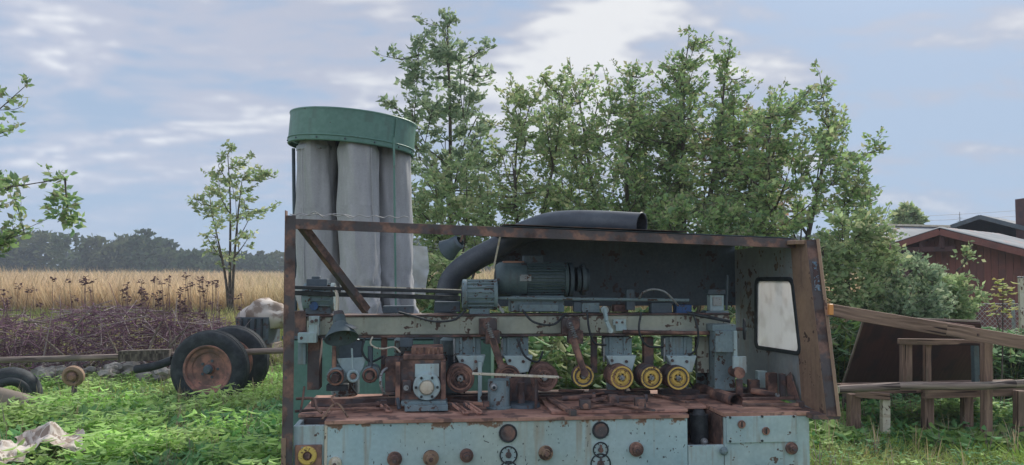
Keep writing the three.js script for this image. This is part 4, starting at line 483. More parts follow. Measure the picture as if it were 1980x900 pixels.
// ------------------------------------------------------------------ sheds behind
{
  const D = 19, rdg = at(1818, 443, D), gd = V(1, 0, 1).normalize(), rd = V(1, 0, -1).normalize(), slope = .31;      // gable runs along gd, ridge along rd
  const g = thing('red_shed', 'red brown boarded shed with corrugated roof at the right', 'shed', V(rdg.x, 0, rdg.z)); const R0 = rdg.clone(), at2 = (s, t, y) => R0.clone().addScaledVector(gd, s).addScaledVector(rd, t).setY(y);
  const halfR = 2.9, halfL = 1.15, Y = rdg.y, yl = (s) => Y - Math.abs(s) * slope;
  // boards of the gable wall
  for (let s = -.55; s < halfR - .3; s += .15) { const a = at2(s, .45, 0), b = at2(s + .143, .45, 0), h = Math.min(yl(s), yl(s + .14)) - .1; const k = V(a.x, 0, a.z), bb = bar(V((a.x + b.x) / 2, -.1, (a.z + b.z) / 2), V((a.x + b.x) / 2, h, (a.z + b.z) / 2), .143, .03); const q = new RoundedBoxGeometry(.143, h + .1, .03, 1, .004); uvm(q); q.rotateY(-Math.PI / 4).translate((a.x + b.x) / 2, (h - .1) / 2, (a.z + b.z) / 2); if (s < .42 && s > -.35) { /* dark porch opening above a half wall */ } part(g, 'board', q, M.red); }
  // side wall to the left, set back under the eaves
  for (let t = .5; t < 3.2; t += .16) { const a = at2(-.58, t, 0), h = yl(.58) - .12; const q = new RoundedBoxGeometry(.15, h + .1, .03, 1, .004); uvm(q); q.rotateY(Math.PI / 4).translate(a.x, (h - .1) / 2, a.z); part(g, 'board', q, M.red); }
  const roofSide = (s0, s1, nm) => { // corrugated sheets
    const nS = 3, L = 5.2; for (let k = 0; k < nS; k++) { const t0 = k * L / nS - .02, t1 = (k + 1) * L / nS + .04, nn = 44, p = new THREE.PlaneGeometry(1, 1, nn, 6), q = p.attributes.position; for (let i = 0; i < q.count; i++) { const u = q.getX(i) + .5, v = q.getY(i) + .5, t = lerp(t0, t1, u), s = lerp(s0, s1, v); const w = at2(s, t, yl(s) + .04 + .018 * Math.sin(t * 2 * Math.PI / .15) + k * .004); q.setXYZ(i, w.x, w.y, w.z); } p.computeVertexNormals(); part(g, nm, uvm(p), M.sheet); } };
  roofSide(0, halfR, 'roof_sheet'); roofSide(0, -halfL, 'roof_sheet');
  const f = (s0, s1) => part(g, 'rake_board', bar(at2(s0, -.02, yl(s0) - .07), at2(s1, -.02, yl(s1) - .07), .04, .15), M.red); f(0, halfR); f(0, -halfL); part(g, 'soffit', (() => { const a = at2(0, 0, Y - .02), b = at2(-halfL, 0, yl(halfL) - .02), c = at2(-halfL, 5, yl(halfL) - .02), d = at2(0, 5, Y - .02); const q = new THREE.BufferGeometry().setFromPoints([a, b, c, a, c, d]); q.computeVertexNormals(); return uvm(q); })(), M.brown);
  part(g, 'porch_post', bar(at2(-.45, .1, 0), at2(-.45, .1, yl(.45) - .06), .1, .1), M.brown); part(g, 'porch_beam', bar(at2(-halfL + .1, .1, yl(halfL) - .12), at2(.3, .1, yl(halfL) - .12), .1, .12), M.brown); part(g, 'king_post', bar(at2(.02, .05, yl(halfL) - .1), at2(.02, .05, Y - .08), .09, .09), M.brown);
  // low grey roofed shed behind on the left
  const D2 = 24, A = at(1690, 437, D2), B = at(1835, 440, D2), C = at(1690, 476, D2 - 2.2), E = at(1835, 478, D2 - 2.2); const h = thing('grey_shed', 'low shed with pale grey sheet roof behind the apple tree', 'shed', V(A.x, 0, A.z)); const nb = 26, p = new THREE.PlaneGeometry(1, 1, nb * 2, 4), q = p.attributes.position; for (let i = 0; i < q.count; i++) { const u = q.getX(i) + .5, v = q.getY(i) + .5, w = C.clone().lerp(E, u).lerp(A.clone().lerp(B, u), v); q.setXYZ(i, w.x, w.y + .016 * Math.sin(u * nb * 6.283), w.z); } p.computeVertexNormals(); part(h, 'roof', uvm(p), M.sheet); part(h, 'ridge_cap', bar(A.clone().add(V(0, .03, 0)), B.clone().add(V(0, .03, 0)), .2, .06), M.cream); part(h, 'wall', boxg(A.x + .1, -.1, A.z + .1, B.x - .1, C.y - .3, C.z - .3), M.brown); part(h, 'eave_board', bar(C.clone().add(V(0, -.08, -.02)), E.clone().add(V(0, -.08, -.02)), .03, .12), M.brown);
  // dark house behind, gable with sheet roof and a chimney
  const D3 = 30, r3 = at(1897, 418, D3), k3 = thing('dark_house', 'dark gabled house with grey sheet roof farthest behind', 'house', V(r3.x, 0, r3.z)), at3 = (s, t, y) => r3.clone().addScaledVector(gd, s).addScaledVector(rd, t).setY(y), y3 = (s) => r3.y - Math.abs(s) * .34; const hs = new THREE.Shape([[-3.0, -.1], [3.4, -.1], [3.4, y3(3.4) - .05], [0, y3(0) - .05], [-3.0, y3(3) - .05]].map(([a, b]) => new THREE.Vector2(a, b))); const gg = new THREE.ExtrudeGeometry(hs, { depth: 6, bevelEnabled: false }); gg.applyMatrix4(new THREE.Matrix4().makeBasis(gd, UP, rd).setPosition(r3.x + rd.x * .3, 0, r3.z + rd.z * .3)); part(k3, 'wall', uvm(gg), M.dark);
  for (const [s0, s1] of [[0, 4.0], [0, -3.5]]) { const p = new THREE.PlaneGeometry(1, 1, 60, 3), q = p.attributes.position; for (let i = 0; i < q.count; i++) { const u = q.getX(i) + .5, v = q.getY(i) + .5, s = lerp(s0, s1, v), t = u * 6.6 - .1, w = at3(s, t, y3(s) + .03 + .02 * Math.sin(t * 30)); q.setXYZ(i, w.x, w.y, w.z); } p.computeVertexNormals(); part(k3, 'roof', uvm(p), M.sheet); part(k3, 'rake_board', bar(at3(s0, -.12, y3(s0) - .04), at3(s1, -.12, y3(s1) - .04), .05, .16), M.dark); }
  part(k3, 'chimney', boxg(at(1979, 420, 29).x - .02, 2.6, -28.8, at(1979, 420, 29).x + .5, at(1979, 384, 29).y, -29.4), M.brown);
  // overhead wires on two far poles
  for (const [y0, y1, lab] of [[425, 399, 'upper overhead wire against the sky at the right'], [433, 412, 'lower overhead wire against the sky at the right']]) { const a = at(1640, y0, 42), b = at(2260, y1 - 16, 36); const mid = a.clone().lerp(b, .5); mid.y -= .12; lone('overhead_wire', lab, 'wire', tube([a, mid, b], .009, 40, 5), M.wire, 'overhead wires'); }
  for (const [px, y, d, lab] of [[1640, 420, 42, 'utility pole hidden in the apple tree'], [2260, 378, 36, 'utility pole beyond the right edge']]) { const a = at(px, y, d); const g4 = thing('utility_pole', lab, 'pole', V(a.x, 0, a.z)); part(g4, 'mast', rod(V(a.x, -.2, a.z - .08), V(a.x, a.y + .25, a.z - .08), .1, .08, 12), M.wood); part(g4, 'cross_arm', bar(V(a.x - .3, a.y - .1, a.z), V(a.x + .3, a.y - .1, a.z), .06, .08), M.wood); }
}
{ // chain link fence
  const a = ground(1800, 640), x0 = at(1865, 600, 12).x, x1 = at(2060, 600, 12).x, z = -12, yt = at(1900, 588, 12).y, g = thing('chain_link_fence', 'chain link fence before the red shed', 'fence', V((x0 + x1) / 2, 0, z)); const wires = []; const st = .075; for (let x = x0 - yt; x < x1; x += st) for (const s of [1, -1]) { let a0 = x, b0 = x + yt, ya = 0, yb = yt; if (a0 < x0) { ya = x0 - a0; a0 = x0; } if (b0 > x1) { yb = yt - (b0 - x1); b0 = x1; } if (yb <= ya) continue; wires.push(rod(V(a0, s > 0 ? ya : yt - ya, z + s * .002), V(b0, s > 0 ? yb : yt - yb, z + s * .002), .0035, .0035, 4, true)); } const w = part(g, 'wire_mesh', wires, M.wire); w.userData.kind = 'stuff';
  for (const x of [x0, (x0 + x1) / 2, x1]) part(g, 'post', rod(V(x, -.1, z - .03), V(x, yt + .05, z - .03), .025), M.steel); part(g, 'top_wire', rod(V(x0, yt, z), V(x1, yt, z), .005), M.steel);
  const pp = at(1976, 640, 10.5); const gp = thing('white_post', 'pale grey metal post at the right edge before the shed', 'post', V(pp.x, 0, pp.z)); part(gp, 'shaft', boxg(pp.x - .02, -.1, pp.z - .02, pp.x + .04, at(1976, 538, 10.5).y, pp.z + .02), M.cream); part(gp, 'cap', boxg(pp.x - .025, at(1976, 538, 10.5).y, pp.z - .025, pp.x + .045, at(1976, 538, 10.5).y + .02, pp.z + .025), M.steel);
}

// ------------------------------------------------------------------ vegetation
const leafMat = (o = {}) => new THREE.MeshPhysicalMaterial({ vertexColors: true, roughness: .9, specularIntensity: .3, transmission: .5, thickness: 0, ior: 1.3, side: THREE.DoubleSide, ...o });
const LM = leafMat(), LMdry = leafMat({ roughness: 1, transmission: .25 });
class Leaves {                                                             // many small folded leaves gathered into one crown
  constructor() { this.p = []; this.c = []; this.ix = []; }
  add(o, dir, side, L, w, col, fold = .25) {
    const n = dir.clone().cross(side).normalize(), b = this.p.length / 3; const q = (t, s, h) => { const v = o.clone().addScaledVector(dir, t * L).addScaledVector(side, s * w).addScaledVector(n, h * w); this.p.push(v.x, v.y, v.z); this.c.push(...col); };
    q(0, 0, 0); q(.35, .5, fold); q(.4, 0, 0); q(.35, -.5, fold); q(.75, .32, fold * .4); q(.75, -.32, fold * .4); q(1, 0, -.12);
    for (const t of [[0, 1, 2], [0, 2, 3], [2, 1, 4], [2, 4, 6], [2, 6, 5], [2, 5, 3]]) this.ix.push(b + t[0], b + t[1], b + t[2]);
  }
  diamond(o, dir, side, L, w, col) { const n = dir.clone().cross(side).normalize(), b = this.p.length / 3; for (const [t, s, h] of [[0, 0, 0], [.45, .5, .14], [1, 0, 0], [.45, -.5, .14]]) { const v = o.clone().addScaledVector(dir, t * L).addScaledVector(side, s * w).addScaledVector(n, h * w); this.p.push(v.x, v.y, v.z); this.c.push(...col); } this.ix.push(b, b + 1, b + 2, b, b + 2, b + 3); }
  geo() { const g = new THREE.BufferGeometry(); g.setAttribute('position', new THREE.Float32BufferAttribute(this.p, 3)); g.setAttribute('color', new THREE.Float32BufferAttribute(this.c, 3)); g.setIndex(this.ix); g.computeVertexNormals(); return g; }
}
function taper(pts, r0, r1, seg = 6) { // tapered limb through points
  const cv = new THREE.CatmullRomCurve3(pts), n = Math.max(4, pts.length * 3), g = new THREE.TubeGeometry(cv, n, 1, seg), p = g.attributes.position; for (let i = 0; i <= n; i++) { const c = cv.getPointAt(i / n), r = lerp(r0, r1, i / n); for (let j = 0; j <= seg; j++) { const k = i * (seg + 1) + j; p.setXYZ(k, c.x + (p.getX(k) - c.x) * r, c.y + (p.getY(k) - c.y) * r, c.z + (p.getZ(k) - c.z) * r); } } return uvm(g, false);
}
const pal = { apple: [[.085, .125, .045], [.11, .155, .055], [.07, .105, .05], [.14, .165, .07], [.12, .12, .065]], grey: [[.085, .115, .06], [.12, .15, .085], [.07, .095, .055], [.15, .17, .10]], olive: [[.105, .14, .06], [.135, .165, .075], [.09, .12, .055], [.165, .17, .085]], russet: [[.13, .105, .06], [.17, .11, .07], [.10, .12, .05], [.09, .115, .05]] };
function tree(o) {
  const R = mulberry(o.seed), r = (a, b) => a + (b - a) * R(); const { cx, cy, cz, rx, ry, rz } = o.env, base = V(o.base[0], -.08, o.base[1]);
  const g = thing(o.name, o.label, o.category ?? 'tree', base.clone().setY(0), o.group); const wood = [], skel = [];
  const push = (pts, ra, rb) => { wood.push(taper(pts, ra, rb, ra > .03 ? 8 : 5)); const cv = new THREE.CatmullRomCurve3(pts); for (let i = 1; i <= 12; i++) skel.push([cv.getPointAt(i / 12), lerp(ra, rb, i / 12)]); };
  const env = (r0, r1, yb = 0) => { for (let k = 0; k < 30; k++) { const t = r(0, 6.283), z = r(-1, 1), q = Math.sqrt(1 - z * z), d = V(q * Math.cos(t), z, q * Math.sin(t)); if (d.y < -.85) continue; const lump_ = .62 + .76 * fbm(d.x * 1.8 + o.seed % 50 + 10, d.y * 1.8 + d.z * 1.8 + 10, 0, 3, o.seed); const m_ = Math.pow(r(r0 ** 3, r1 ** 3), 1 / 3) * lump_; const taperY = 1 - (o.cone ?? .25) * clamp((d.y * m_ + 1) / 2); return V(cx + d.x * rx * m_ * taperY, cy + d.y * ry * m_, cz + d.z * rz * m_ * taperY); } return V(cx, cy, cz); };
  for (const st of o.stems) { const top = V(cx + st[0] * rx, cy + st[1] * ry, cz + (st[2] ?? 0) * rz), mid = base.clone().lerp(top, .45).add(V(r(-.1, .1), 0, r(-.1, .1))); const m2 = base.clone().lerp(top, .75).add(V(r(-.08, .08), 0, r(-.08, .08))); push([base.clone().add(V(r(-.06, .06), 0, r(-.06, .06))), mid, m2, top], o.rad, o.rad * .18); }
  for (let i = 0; i < o.limbs; i++) { const e = env(.45, .8); const c = skel.filter(([p]) => p.y < e.y - .15 && p.y > cy - ry * 1.1); if (!c.length) continue; let best = c[0], bd = 1e9; for (const k of c) { const dd = Math.hypot(k[0].x - e.x, k[0].z - e.z) + Math.abs(e.y - k[0].y - .35 * ry) * .8; if (dd < bd) { bd = dd; best = k; } } const s = best[0], mid = s.clone().lerp(e, .5).add(V(0, -.04 * bd, 0)); push([s, mid, e], Math.min(best[1] * .7, o.rad * .5), .008); }
  const LV = new Leaves(), cols = pal[o.pal ?? 'apple'];
  const twig = (e, n, spread = .05) => { let best = skel[0], bd = 1e9; for (const k of skel) { const dd = k[0].distanceToSquared(e) + (k[0].y > e.y - .05 ? 1.5 : 0); if (dd < bd) { bd = dd; best = k; } } const s = best[0]; let len = s.distanceTo(e); const mid = s.clone().lerp(e, .55).add(V(r(-.08, .08) * len, -.08 * len, r(-.08, .08) * len)); wood.push(taper([s, mid, e], Math.min(best[1] * .6, .012), .003, 4)); const cv = new THREE.CatmullRomCurve3([s, mid, e]); const tint = r(.8, 1.2);
    for (let i = 0; i < n; i++) { const t = Math.pow(r(.08, 1), .7), p = cv.getPointAt(t), tg = cv.getTangentAt(t); const d = tg.clone().multiplyScalar(.5).add(V(r(-1, 1), r(-.75, .55), r(-1, 1)).multiplyScalar(.9)).normalize(); const side = V(r(-1, 1), r(-.5, .5), r(-1, 1)).cross(d).normalize(); const L = o.leaf * r(.5, 1.45), c = cols[Math.floor(R() * cols.length)], f = 2.05 * tint * r(.8, 1.2); p.add(V(r(-spread, spread), r(-spread, spread), r(-spread, spread))); LV.diamond(p, d, side, L, L * r(.42, .6), [c[0] * f * 1.52, c[1] * f * 1.55, c[2] * f * 1.75]); } };
  for (let i = 0; i < o.twigs; i++) { const e = env(.25, 1); if (o.up && e.y > cy && R() < .14) continue; if (o.up) e.y += r(0, o.up) * (e.y > cy ? 1 : .3); twig(e, o.leaves); }
  for (const [x, y, z, n] of o.shoots ?? []) { const e = V(x, y, z); const s = skel.reduce((a, k) => { const q = k[0].distanceToSquared(e) + (k[0].y > e.y ? 1 : 0); return q < a[1] ? [k, q] : a; }, [skel[0], 1e9])[0]; push([s[0].clone(), s[0].clone().lerp(e, .5).add(V(0, -.05, 0)), e], .014, .004); for (let k = 0; k < 7; k++) twig(e.clone().lerp(s[0], k / 13).add(V(r(-.16, .16), r(-.1, .14), r(-.16, .16))), n ?? 14); }
  const trunkMesh = part(g, 'trunk', wood, M.bark); const crown = part(g, 'crown', LV.geo(), LM); return g;
}
const treeAt = (o) => { const c = at(o.px, o.py, o.d), s = o.d / F; return tree({ limbs: 12, rad: .06, stems: [[0, .7]], ...o, base: o.base ?? [at(o.bx ?? o.px, 525, o.d).x, -o.d], env: { cx: c.x, cy: c.y, cz: c.z, rx: o.rx * s, ry: o.ry * s, rz: (o.rz ?? o.rx) * s }, shoots: (o.sh ?? []).map(([x, y, n]) => { const v = at(x, y, o.d + (o.shd ?? 0)); return [v.x, v.y, v.z, n]; }) }); };
treeAt({ name: 'tall_tree', label: 'tall slender grey green tree beside the dust collector', seed: 11, px: 862, py: 245, d: 12.5, rx: 118, ry: 215, bx: 878, rad: .062, limbs: 22, twigs: 230, leaves: 26, leaf: .088, pal: 'grey', cone: .35, stems: [[.02, .92]], sh: [[748, 110, 12], [870, 40, 14], [944, 82, 14], [960, 140, 12], [735, 185, 12], [790, 130, 10]] });
treeAt({ name: 'young_tree', label: 'young yellow green tree rising behind the black duct', seed: 23, px: 870, py: 430, d: 11.3, rx: 105, ry: 130, bx: 890, rad: .035, limbs: 14, twigs: 150, leaves: 24, leaf: .085, pal: 'olive', cone: .1, stems: [[.3, .8], [-.3, .6], [.7, .5]], group: 'trees behind the machine' });
treeAt({ name: 'apple_tree', label: 'thin airy apple tree left of the apple thicket', seed: 37, px: 1040, py: 345, d: 12.4, rx: 165, ry: 200, bx: 1000, rad: .05, limbs: 18, twigs: 330, leaves: 26, leaf: .08, pal: 'olive', stems: [[-.2, .7], [.3, .8]], up: .25, sh: [[1045, 145, 12], [1090, 150, 12], [1010, 175, 12]], group: 'trees behind the machine' });
treeAt({ name: 'apple_tree', label: 'leafy apple tree above the end of the black duct', seed: 41, px: 1180, py: 335, d: 13, rx: 195, ry: 195, bx: 1190, rad: .07, limbs: 22, twigs: 410, leaves: 27, leaf: .078, pal: 'apple', cone: .1, stems: [[-.3, .7], [.25, .8]], up: .3, sh: [[1140, 165, 10], [1215, 130, 16], [1260, 140, 12]], group: 'trees behind the machine' });
treeAt({ name: 'apple_tree', label: 'tallest apple tree of the thicket with reddish shoots', seed: 53, px: 1345, py: 305, d: 12.8, rx: 195, ry: 215, bx: 1335, rad: .08, limbs: 24, twigs: 420, leaves: 27, leaf: .078, pal: 'apple', cone: .4, stems: [[-.1, .8], [.3, .7]], up: .3, sh: [[1333, 62, 16], [1375, 75, 14], [1412, 85, 12], [1445, 145, 10], [1400, 120, 14], [1300, 120, 14]], group: 'trees behind the machine' });
treeAt({ name: 'apple_tree', label: 'broad apple tree with long branches reaching to the right', seed: 67, px: 1525, py: 365, d: 12, rx: 205, ry: 190, bx: 1500, rad: .075, limbs: 26, twigs: 420, leaves: 27, leaf: .08, pal: 'apple', stems: [[-.2, .6], [.4, .6]], up: .25, sh: [[1585, 140, 16], [1575, 185, 14], [1640, 240, 12], [1715, 286, 12], [1690, 270, 12], [1698, 385, 14], [1660, 350, 14], [1620, 215, 8], [1540, 215, 14], [1660, 300, 14]], group: 'trees behind the machine' });
treeAt({ name: 'apple_tree', label: 'half hidden apple tree between the leafy and the tallest one', seed: 57, px: 1275, py: 350, d: 13.6, rx: 120, ry: 170, rad: .06, limbs: 18, twigs: 220, leaves: 28, leaf: .08, pal: 'apple', cone: .1, stems: [[-.2, .7], [.25, .8]], up: .3, group: 'trees behind the machine' });
treeAt({ name: 'apple_tree', label: 'russet tinged apple tree between the tallest and the broad one', seed: 61, px: 1440, py: 365, d: 13.4, rx: 120, ry: 160, rad: .06, limbs: 18, twigs: 220, leaves: 28, leaf: .08, pal: 'russet', cone: .1, stems: [[-.2, .7], [.25, .8]], up: .3, group: 'trees behind the machine' });
treeAt({ name: 'shrub', label: 'dense low shrub under the apple thicket behind the hood', category: 'shrub', seed: 71, px: 1380, py: 450, d: 11.6, rx: 170, ry: 80, rad: .03, limbs: 16, twigs: 200, leaves: 28, leaf: .078, pal: 'apple', cone: 0, stems: [[-.5, .5], [.5, .5], [0, .7]], group: 'shrubs behind the machine' });
treeAt({ name: 'shrub', label: 'tall shrub right against the machine hood', category: 'shrub', seed: 73, px: 1650, py: 510, d: 10.2, rx: 85, ry: 110, rad: .025, limbs: 14, twigs: 170, leaves: 28, leaf: .075, pal: 'olive', cone: 0, stems: [[-.3, .5], [.4, .7]], group: 'shrubs behind the bench' });
treeAt({ name: 'shrub', label: 'rounded grey green shrub above the leaning brown board', category: 'shrub', seed: 79, px: 1752, py: 565, d: 10.4, rx: 95, ry: 85, rad: .025, limbs: 14, twigs: 190, leaves: 28, leaf: .07, pal: 'grey', cone: 0, stems: [[-.3, .5], [.4, .6]], group: 'shrubs behind the bench' });
treeAt({ name: 'shrub', label: 'shrub before the red shed with twiggy yellowish tips', category: 'shrub', seed: 83, px: 1832, py: 575, d: 11, rx: 62, ry: 62, rad: .022, limbs: 12, twigs: 130, leaves: 26, leaf: .07, pal: 'olive', cone: 0, stems: [[-.3, .5], [.3, .8]], sh: [[1880, 480, 5], [1865, 500, 5]], group: 'shrubs behind the bench' });
treeAt({ name: 'shrub', label: 'green shrub seen below the black duct behind the machine', category: 'shrub', seed: 89, px: 850, py: 545, d: 9.6, rx: 75, ry: 70, rad: .022, limbs: 12, twigs: 120, leaves: 26, leaf: .07, pal: 'olive', cone: 0, stems: [[-.3, .5], [.3, .6]], group: 'shrubs behind the machine' });
treeAt({ name: 'sapling', label: 'slim young tree standing alone in the dry field', seed: 97, px: 446, py: 410, d: 21, rx: 82, ry: 125, bx: 446, rad: .055, limbs: 16, twigs: 92, leaves: 17, leaf: .12, pal: 'olive', cone: .3, stems: [[-.1, .9], [.25, .5], [-.5, .1]], sh: [[445, 285, 14], [480, 305, 12], [525, 345, 12], [505, 330, 12], [375, 385, 10], [415, 335, 12], [530, 400, 10]] });
treeAt({ name: 'side_tree', label: 'tree at the left edge with leafy branches hanging in', seed: 101, px: -150, py: 390, d: 9.5, rx: 180, ry: 190, rz: 150, bx: -170, rad: .08, limbs: 20, twigs: 100, leaves: 24, leaf: .085, pal: 'apple', stems: [[0, .7], [-.3, .6]], sh: [[50, 165, 14], [25, 250, 12], [125, 345, 10], [130, 400, 22], [110, 430, 20], [60, 450, 22], [20, 360, 16], [20, 470, 22]] });
treeAt({ name: 'far_tree', label: 'round green tree rising behind the grey shed roof', seed: 103, px: 1755, py: 428, d: 34, rx: 36, ry: 34, rad: .1, limbs: 10, twigs: 90, leaves: 26, leaf: .22, pal: 'olive', cone: .3 });
{ // small conifer by the dark house
  const c = at(1857, 432, 40), top = at(1857, 410, 40).y, g = thing('conifer', 'small dark conifer top between the two far roofs', 'tree', V(c.x, 0, c.z)), L = new Leaves(); part(g, 'trunk', rod(V(c.x, 0, c.z), V(c.x, top, c.z), .07, .01, 6), M.bark); for (let y = .6; y < top; y += .16) { const rad = (top - y) * .26 + .04; for (let k = 0; k < 9; k++) { const a = rnd() * 6.283, d = V(Math.cos(a), -.25, Math.sin(a)).normalize(), s = V(-Math.sin(a), 0, Math.cos(a)); for (let j = 0; j < 3; j++) L.diamond(V(c.x, y, c.z).addScaledVector(d, rad * j / 3), d.clone().add(V(rr(-.4, .4), rr(-.2, .4), rr(-.4, .4))).normalize(), s, rad * .5, rad * .25, [.05, .075, .05]); } } part(g, 'crown', L.geo(), LM);
}
{ // yellowish sapling by the fence
  const g0 = at(1938, 640, 8.6), g = thing('sapling', 'thin sapling with large yellow green leaves by the fence', 'sapling', V(g0.x, 0, g0.z)), L = new Leaves(); part(g, 'stem', [taper([V(g0.x - .05, -.05, g0.z), V(g0.x, .7, g0.z), at(1940, 540, 8.6)], .012, .004, 6), taper([at(1934, 640, 8.6), at(1925, 600, 8.5)], .006, .003, 5)], M.bark); for (let i = 0; i < 58; i++) { const p = at(rr(1918, 1960), rr(535, 615), 8.6 + rr(-.1, .1)), a = rnd() * 6.283; const d = V(Math.cos(a), rr(-.5, .1), Math.sin(a)).normalize(); L.add(p, d, V(-Math.sin(a), 0, Math.cos(a)), rr(.07, .11), .05, [.40 * rr(.8, 1.2), .40 * rr(.8, 1.2), .12]); } part(g, 'leaves', L.geo(), LM);
}
// ---- ground weeds: a few clump kinds, scattered
function instanced(name, label, category, geo, material, list, colour) {
  const im = new THREE.InstancedMesh(geo, material, list.length), q = new THREE.Quaternion(), mx = new THREE.Matrix4(), col = new THREE.Color(); list.forEach((it, i) => { q.setFromEuler(new THREE.Euler(it.tx ?? 0, it.a, it.tz ?? 0)); mx.compose(V(it.x, it.y ?? -.03, it.z), q, V(it.s, it.sy ?? it.s, it.s)); im.setMatrixAt(i, mx); const c = colour(it); im.setColorAt(i, col.setRGB(c[0], c[1], c[2])); }); im.name = name; im.castShadow = im.receiveShadow = true; scene.add(im); return tag(im, label, category, null, 'stuff');
}
const white = new THREE.MeshPhysicalMaterial({ vertexColors: true, roughness: .85, specularIntensity: .35, transmission: .42, thickness: 0, ior: 1.3, side: THREE.DoubleSide });
function clump(seed, n, H, spread, L, w, up) { const R = mulberry(seed), r = (a, b) => a + (b - a) * R(), lv = new Leaves(); for (let i = 0; i < n; i++) { const a = r(0, 6.283), rad = Math.sqrt(R()) * spread, h = r(.25, 1) * H, o = V(Math.cos(a) * rad, h, Math.sin(a) * rad), b = a + r(-1.2, 1.2), d = V(Math.cos(b), r(-.45, up), Math.sin(b)).normalize(), s = V(-Math.sin(b), r(-.3, .3), Math.cos(b)).normalize(), k = r(.75, 1.25); lv.add(o, d, s, L * r(.6, 1.2), w * r(.7, 1.2), [k, k, k], r(.05, .35)); if (i % 3 === 0) { const st = V(Math.cos(a) * rad * .4, 0, Math.sin(a) * rad * .4); lv.diamond(st, o.clone().sub(st).normalize(), V(1, 0, 0), o.distanceTo(st), .006, [.9, .8, .5]); } } return lv.geo(); }
function tuft(seed, n, H, spread, w, bend) { const R = mulberry(seed), r = (a, b) => a + (b - a) * R(), p = [], c = [], ix = []; for (let i = 0; i < n; i++) { const a = r(0, 6.283), rad = R() * spread, o = V(Math.cos(a) * rad, 0, Math.sin(a) * rad), h = H * r(.55, 1), bd = bend * r(.2, 1), d = V(Math.cos(a + r(-.6, .6)), 0, Math.sin(a + r(-.6, .6))), s = V(-d.z, 0, d.x), b = p.length / 3, k = r(.75, 1.25); for (const [t, ww] of [[0, 1], [.5, .8], [.85, .5], [1, 0]]) for (const e of ww ? [-1, 1] : [0]) { const v = o.clone().addScaledVector(d, bd * t * t * h).add(V(0, h * (t - .25 * bd * t * t), 0)).addScaledVector(s, e * ww * w / 2); p.push(v.x, v.y, v.z); c.push(k, k, k); } ix.push(b, b + 1, b + 2, b + 2, b + 1, b + 3, b + 2, b + 3, b + 4, b + 4, b + 3, b + 5, b + 4, b + 5, b + 6); } const g = new THREE.BufferGeometry(); g.setAttribute('position', new THREE.Float32BufferAttribute(p, 3)); g.setAttribute('color', new THREE.Float32BufferAttribute(c, 3)); g.setIndex(ix); g.computeVertexNormals(); return g; }
